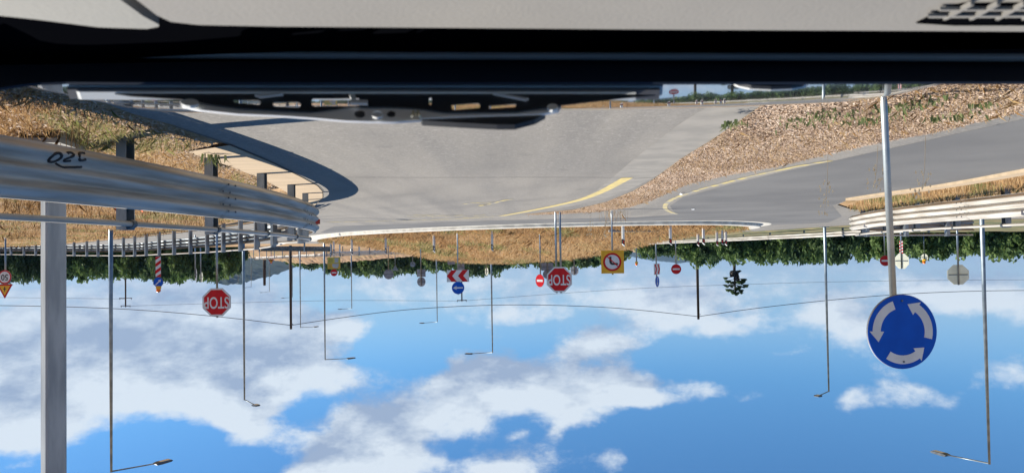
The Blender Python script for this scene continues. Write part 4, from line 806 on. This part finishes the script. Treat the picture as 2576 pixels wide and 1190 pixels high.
for x, y, r, lb in ((1742, 526, .07, 'white paper scrap on the road inside the yellow curve'), (1713, 487, .05, 'small pale paper scrap beside the yellow curve line'), (1562, 536, .05, 'tiny white scrap on the road near the yellow square sign')):
    p = G(x, y, .02); V = [(p[0] + r * math.cos(a) * random.uniform(.6, 1), p[1] + r * 1.4 * math.sin(a), .012 + random.uniform(0, .05)) for a in np.linspace(0, 6.28, 8)[:-1]] + [(p[0], p[1], .05)]
    tag(mesh('paper_scrap', V, [(i, (i + 1) % 7, 7) for i in range(7)], WHITE), lb, 'litter')
p = AT(1303, 646, 96); root = empty('blue_canopy', (p[0], p[1], 0), 0, 'small blue canopy with a white rim half hidden behind the roundabout mound', 'canopy')
mesh('cover', *box((0, 0, p[2] - .15), (2.0, 1.6, .5)), BLUE, root); mesh('rim', *box((0, 0, p[2] + .14), (2.1, 1.7, .07)), WHITE, root)
for sx_ in (-.9, .9): mesh('leg', *tube([(sx_, 0, 0), (sx_, 0, p[2] - .3)], .04, 6), GALV, root)

# ------------------------------------------------------------------ graffiti on the near rail
def rail_pt(x, y, off=.003):              # point on the road face of the near beam seen at (x, y)
    best = None
    for s in np.arange(3.0, 8.0, .02):
        p = at1(s); t = tg1(s); n_ = np.array([-t[1], t[0]]); v = ray(x, y); k = (p[0] * n_[0] + p[1] * n_[1] + .06) / (v[0] * n_[0] + v[1] * n_[1]); q = CPOS + v * k; e = abs((q[0] - p[0]) * t[0] + (q[1] - p[1]) * t[1])
        if best is None or e < best[0]: best = (e, p, t, n_, q)
    e, p, t, n_, q = best; zf = np.clip((q[2] - .284) / .506, 0, 1); u = np.clip((zf - .02) / .96 * 3, 0, 3); o_ = .075 * (.5 - .5 * math.cos(2 * math.pi * u)) ** .75 + off
    al = (q[0] - p[0]) * t[0] + (q[1] - p[1]) * t[1]
    return np.array([p[0] + t[0] * al + n_[0] * o_, p[1] + t[1] * al + n_[1] * o_, q[2]])
gz = lambda L: [((180 + a / 9.155) / 1.5839, (560 + b / 9.155) / 1.5839) for a, b in L]
SPRAY = M('black_spray', (.016, .018, .022), (.03, .032, .036), 20, .7)
groot = None
for pts in ([(400 + 165 * math.cos(a), 620 + 155 * math.sin(a)) for a in np.linspace(0, 2 * math.pi, 19)], [(760, 470), (880, 440), (1010, 500), (960, 580), (780, 650), (730, 700), (800, 755), (960, 735)], [(1500, 480), (1400, 450), (1260, 480), (1180, 580), (1200, 690), (1290, 740), (1420, 700)], [(570, 830), (640, 920), (710, 1000), (900, 990), (1200, 985), (1400, 970), (1500, 950)]):
    Q = [rail_pt(x, y) for x, y in gz(pts)]
    mesh('sprayed_mark', *tube(chaikin(Q, 1), .014, 6), SPRAY, g1, True)

# ------------------------------------------------------------------ the car around the camera
car = empty('car', (0, 1.0, 0), 0, 'car seen from inside: sunlit dashboard, wiper and dark mirror-like bonnet', 'car')
PAINT = M('dark_car_paint', (.03, .034, .04), (.032, .036, .042), 3, .06, .0, coat=1.0, spec=1.0)
def cmesh(name, V, Fc, mat, parent=None, sm=False):
    o = mesh(name, [(a, b - 1.0, c) for a, b, c in V], Fc, mat, parent or car, sm); return o
# bonnet
ys = np.linspace(1.02, 1.78, 40); al_ = np.interp(ys, [1.02, 1.35, 1.58, 1.63, 1.68, 1.72, 1.75, 1.78], [4.6, 5.1, 5.9, 6.9, 8.4, 11, 18, 55]); zc = np.zeros(len(ys))
for i in range(1, len(ys)): zc[i] = zc[i - 1] - math.tan(rad(al_[i])) * (ys[i] - ys[i - 1])
zc += .981 - np.interp(1.745, ys, zc)
xs = .86 * np.sin(np.linspace(-math.pi / 2, math.pi / 2, 60)); V = []; tt_ = (ys - 1.02) / .76
for x in xs:
    ym = 1.745 - .45 * (max(0, abs(x) - .60) / .25) ** 4
    for t, z in zip(tt_, zc):
        y = 1.02 + t * (ym + .035 - 1.02); V.append((x, y, z + (1.02 + t * .76 - y) * -.0 - .012 * (x / .78) ** 2 + (np.interp(min(y, 1.72), ys, zc) - np.interp(min(1.02 + t * .76, 1.72), ys, zc)) - .02 * max(0, abs(x) - .80) / .06))
idx = np.arange(60 * 40).reshape(60, 40); q = np.stack([idx[:-1, :-1], idx[1:, :-1], idx[1:, 1:], idx[:-1, 1:]], -1).reshape(-1, 4)
cmesh('bonnet', V, [tuple(int(v) for v in r) for r in q], PAINT, None, True)
# windscreen plane  z = 1.63 - .58 * Y
KS = .58; NP = np.array([0, KS, 1.0]); NP /= np.linalg.norm(NP); E2 = np.array([0, -1.0, KS]); E2 /= np.linalg.norm(E2)
def PANE(x, y, off=0.0):
    v = ray(x, y); c = 1.63 + off * math.sqrt(1 + KS * KS); t = (c - CAM_H) / (v[2] + KS * v[1]); return CPOS + v * t
glass = bpy.data.materials.new('clear_glass'); glass.use_nodes = True; t_ = glass.node_tree; t_.nodes.clear()
tb = N('ShaderNodeBsdfTransparent', t_); tb.inputs[0].default_value = (.97, .98, .985, 1); t_.links.new(tb.outputs[0], N('ShaderNodeOutputMaterial', t_).inputs['Surface'])
cmesh('windscreen', [(-.8, 1.1, 1.63 - KS * 1.1), (.8, 1.1, 1.63 - KS * 1.1), (.66, .1, 1.63 - KS * .1), (-.66, .1, 1.63 - KS * .1)], [(0, 1, 2, 3)], glass)
def panepoly(name, px, off, th, mat, parent=None):
    A = [PANE(x, y, off) for x, y in px]; B = [a + NP * th for a in A]; n = len(A)
    return cmesh(name, [tuple(a) for a in A + B], [tuple(range(n)), tuple(reversed(range(n, 2 * n)))] + [(i, i + n, (i + 1) % n + n, (i + 1) % n) for i in range(n)], mat, parent)
FRIT = M('black_frit', (.022, .032, .052), (.024, .034, .055), 3, .6, spec=.1)  # bluish lift of the black imitates windscreen haze in the colour
panepoly('black_border', [(-150, 60), (2760, 60), (2760, 206), (1700, 207.5), (1000, 208), (300, 208), (165, 207), (100, 209.5), (50, 214), (0, 222), (-60, 240), (-150, 265)], -.004, .003, FRIT)
def bar(name, px, r, mat, off=-.012, parent=None): return cmesh(name, *tube([PANE(x, y, off) for x, y in px], r, 8), mat, parent, True)
GLINT = M('reflection_grey', (.20, .21, .215), (.16, .17, .175), 4, .35)
bar('reflection_line', [(60, 137), (400, 138), (1000, 141), (1800, 143), (2760, 146)], .005, GLINT, -.02)  # grey bar imitating the faint reflection line across the black border
# dashboard
DASH = M('dash_plastic', (.235, .222, .20), (.215, .204, .186), 5, .75, 0, .12, 220)
DASHD = M('dash_dark', (.0018, .002, .003), (.0022, .0025, .0035), 5, .95, spec=.0)
def DP(x, y, z=1.03): return tuple(G(x, y, z))
dz = 1.10
def dashpoly(name, px, z, mat, th=.03):
    A = [np.array(G(x, y, z)) for x, y in px]; B = [a - np.array([0, 0, th]) for a in A]; n = len(A)
    return cmesh(name, [tuple(a) for a in A + B], [tuple(range(n)), tuple(reversed(range(n, 2 * n)))] + [(i, i + n, (i + 1) % n + n, (i + 1) % n) for i in range(n)], mat)
dashpoly('dashboard', [(-250, -520), (2800, -520), (2800, 82), (2300, 79), (1700, 76), (1100, 71), (700, 68), (500, 64), (430, 56), (395, 40), (290, -40), (200, -160), (-250, -420)][::1], dz, DASH)
dashpoly('dash_end_panel', [(-250, -400), (190, -140), (275, -20), (360, 42), (398, 62), (400, 68), (370, 74), (250, 70), (90, 50), (-250, 15)], dz - .004, M('dash_end_plastic', (.27, .262, .235), (.24, .235, .215), 5, .75, 0, .1, 200))
dashpoly('dash_underside', [(-400, -600), (2900, -600), (2900, 190), (-400, 190)], dz - .042, DASHD)
vent = dashpoly('vent_grille', [(2305, 60), (2330, 48), (2380, 20), (2420, 12), (2760, 10), (2760, 66), (2400, 66)], dz + .0015, DASHD, .002)
for i in range(8):
    x = 2372 + i * 66; A = [(x, 52), (x + 9, 52), (x + 79, 14), (x + 70, 14)]
    cmesh('vent_rib', *prism([(0, 0), (1, 0), (1, 1), (0, 1)], 0, 1), DASH, vent) if 0 else None
    P_ = [np.array(G(a, b, dz + .006)) for a, b in A]; Q_ = [p - np.array([0, 0, .004]) for p in P_]
    cmesh('vent_rib', [tuple(p) for p in P_ + Q_], [(0, 1, 2, 3), (7, 6, 5, 4)] + [(k, k + 4, (k + 1) % 4 + 4, (k + 1) % 4) for k in range(4)], DASH, vent)
for A in ([(2335, 42), (2335, 47), (2760, 45), (2760, 40)], [(2365, 26), (2362, 30), (2760, 29), (2760, 25)]):
    P_ = [np.array(G(a, b, dz + .005)) for a, b in A]; Q_ = [p - np.array([0, 0, .003]) for p in P_]
    cmesh('vent_rib', [tuple(p) for p in P_ + Q_], [(0, 1, 2, 3), (7, 6, 5, 4)] + [(k, k + 4, (k + 1) % 4 + 4, (k + 1) % 4) for k in range(4)], DASH, vent)
# windscreen pillar on the sunny side and roof edge, outside the picture
PIL = M('pillar_trim', (.05, .05, .052), (.04, .04, .042), 4, .7)
for s in (-1, 1): cmesh('windscreen_pillar', *tube([(s * .86, 1.05, 1.0), (s * .78, .5, 1.36), (s * .70, .0, 1.68)], .045, 8), PIL, None, True)
cmesh('roof', *box((0, -.75, 1.74), (1.4, 1.5, .03)), PIL)
# wiper
WB = M('wiper_black', (.02, .021, .025), (.028, .03, .034), 6, .5); WG = M('wiper_grey', (.86, .87, .88), (.78, .79, .80), 6, .45); WL = M('wiper_light', (.88, .88, .84), (.8, .8, .77), 6, .4)
wp = panepoly('wiper', [(175, 209), (1668, 211), (1668, 217), (172, 216)], .006, .012, M('wiper_rubber', (.66, .68, .70), (.58, .60, .62), 5, .5))
panepoly('rubber_lip', [(170, 217), (1660, 218), (1660, 227), (168, 226)], .008, .012, M('lip_grey', (.13, .13, .14), (.1, .1, .11), 4, .5), wp); panepoly('metal_spine', [(180, 227), (1560, 228.5), (1600, 233), (200, 232)], .010, .010, WL, wp)
def filled(name, outer, holes, off, th, mat, parent):
    cu = bpy.data.curves.new('f', 'CURVE'); cu.dimensions = '2D'; cu.fill_mode = 'BOTH'; cu.extrude = th / 2; org = PANE(1288, 260, off)
    for L_ in [outer] + holes:
        sp = cu.splines.new('POLY'); sp.points.add(len(L_) - 1); sp.use_cyclic_u = True
        for i, (x, y) in enumerate(L_):
            p = PANE(x, y, off) - org; sp.points[i].co = (p[0], float(p @ E2), 0, 1)
    o = bpy.data.objects.new('f', cu); col.objects.link(o); bpy.context.view_layer.update(); me = bpy.data.meshes.new_from_object(o.evaluated_get(bpy.context.evaluated_depsgraph_get())); bpy.data.objects.remove(o)
    for v in me.vertices:
        q = org + np.array([1, 0, 0]) * v.co.x + E2 * v.co.y + NP * (v.co.z + th / 2); v.co = (q[0], q[1] - 1.0, q[2])
    me.materials.clear(); me.materials.append(mat); me.name = name; o = bpy.data.objects.new(name, me); col.objects.link(o); o.parent = parent; return o
rr_ = lambda x0, y0, x1, y1, b=4: [(x0 + b, y0), (x1 - b, y0), (x1, y0 + b), (x1, y1 - b), (x1 - b, y1), (x0 + b, y1), (x0, y1 - b), (x0, y0 + b)]
filled('blade_frame', [(260, 232), (900, 233), (1500, 235), (1560, 237), (1650, 239), (1560, 247), (1400, 266), (1300, 280), (1120, 282), (1050, 272), (960, 268), (870, 270), (780, 281), (700, 278), (600, 272), (520, 262), (480, 252), (330, 242)],
       [[(586, 252), (592, 250), (650, 253), (657, 257), (655, 262), (650, 264), (588, 259)], [(686, 259), (690, 256), (750, 257), (757, 262), (755, 270), (748, 272), (688, 268)], rr_(784, 247, 905, 268), rr_(1079, 245, 1086, 264, 2), [(1135, 264), (1145, 262), (1203, 260), (1208, 264), (1207, 272), (1145, 277), (1137, 275)], [(1229, 265), (1296, 262), (1299, 266), (1296, 270), (1231, 274)]], .012, .0012, WB, wp)
filled('wiper_arm', [(452, 256), (462, 248), (480, 247), (500, 250), (560, 263), (640, 270), (760, 281), (870, 268), (960, 266), (1060, 270), (1130, 280), (1200, 282), (1300, 276), (1350, 266), (1378, 261), (1400, 262), (1412, 268), (1405, 280), (1370, 286), (1200, 291), (1062, 297), (1056, 303), (990, 307), (930, 306), (870, 304), (800, 298), (700, 291), (600, 287), (500, 277), (458, 268)],
       [circ_ for circ_ in ([(905 + 13 * math.cos(a), 288 + 8 * math.sin(a)) for a in np.linspace(0, 6.28, 15)[:-1]], [(984 + 10 * math.cos(a), 288 + 7 * math.sin(a)) for a in np.linspace(0, 6.28, 15)[:-1]])], .016, .0022, WG, wp)
panepoly('arm_hole', [(905 + 15 * math.cos(a), 288 + 9.5 * math.sin(a)) for a in np.linspace(0, 6.28, 15)[:-1]], .016, .003, WB, wp); panepoly('arm_hole', [(984 + 12 * math.cos(a), 288 + 8.5 * math.sin(a)) for a in np.linspace(0, 6.28, 15)[:-1]], .016, .003, WB, wp)
filled('arm_boss', [(949 + 16 * math.cos(a), 286 + 10 * math.sin(a)) for a in np.linspace(0, 6.28, 19)[:-1]], [[(949 + 12 * math.cos(a), 286 + 7 * math.sin(a)) for a in np.linspace(0, 6.28, 15)[:-1]]], .010, .002, WL, wp)
panepoly('arm_fin', [(1058, 299), (1210, 294), (1372, 287), (1345, 301), (1295, 314), (1250, 314), (1150, 309), (1062, 304)], .018, .006, WB, wp)
panepoly('pivot_knob', [(478 + 22 * math.cos(a), 258 + 9 * math.sin(a)) for a in np.linspace(0, 6.28, 13)[:-1]], .009, .003, WL, wp); panepoly('pivot_knob', [(1390 + 14 * math.cos(a), 269 + 8 * math.sin(a)) for a in np.linspace(0, 6.28, 13)[:-1]], .009, .003, WL, wp)
wl = [(1036, 294), (1041, 279), (1046, 291), (1051, 279), (1057, 294)]
pw_ = [PANE(x, y, .010) for x, y in wl]; cmesh('raised_letter', *tube(pw_, .0017, 6), M('cream_letter', (.62, .58, .42), (.55, .5, .36), 5, .5), wp)
panepoly('link', [(640, 238), (700, 233), (712, 236), (655, 243)], .008, .003, WG, wp); panepoly('link', [(1240, 234), (1262, 236), (1330, 247), (1322, 250)], .008, .003, WG, wp)
panepoly('end_clip', [(878, 236), (892, 236), (896, 250), (884, 250)], .008, .003, WL, wp); panepoly('end_clip', [(882, 250), (925, 252), (925, 260), (880, 259)], .008, .003, WG, wp)
panepoly('washer_jet_rim', [(1838, 200), (1852, 211), (1886, 219), (1940, 222), (1994, 220), (2028, 213), (2042, 200)], .015, .004, WL)
panepoly('washer_jet', [(1845, 200), (1858, 209), (1890, 215.5), (1940, 218), (1990, 216), (2020, 211), (2034, 200)], .01, .004, WB)

# ------------------------------------------------------------------ haze
hz = bpy.data.materials.new('haze_air'); hz.use_nodes = True; t_ = hz.node_tree; t_.nodes.clear()
pv = N('ShaderNodeVolumePrincipled', t_); pv.inputs['Color'].default_value = (.42, .66, 1, 1); pv.inputs['Density'].default_value = .00005; pv.inputs['Anisotropy'].default_value = .2
t_.links.new(pv.outputs[0], N('ShaderNodeOutputMaterial', t_).inputs['Volume'])
ho = mesh('haze', *box((0, 2900, 64.5), (17000, 10000, 132)), hz); ho['kind'] = 'stuff'; tag(ho, 'thin bluish haze in the air over the fields', 'haze')
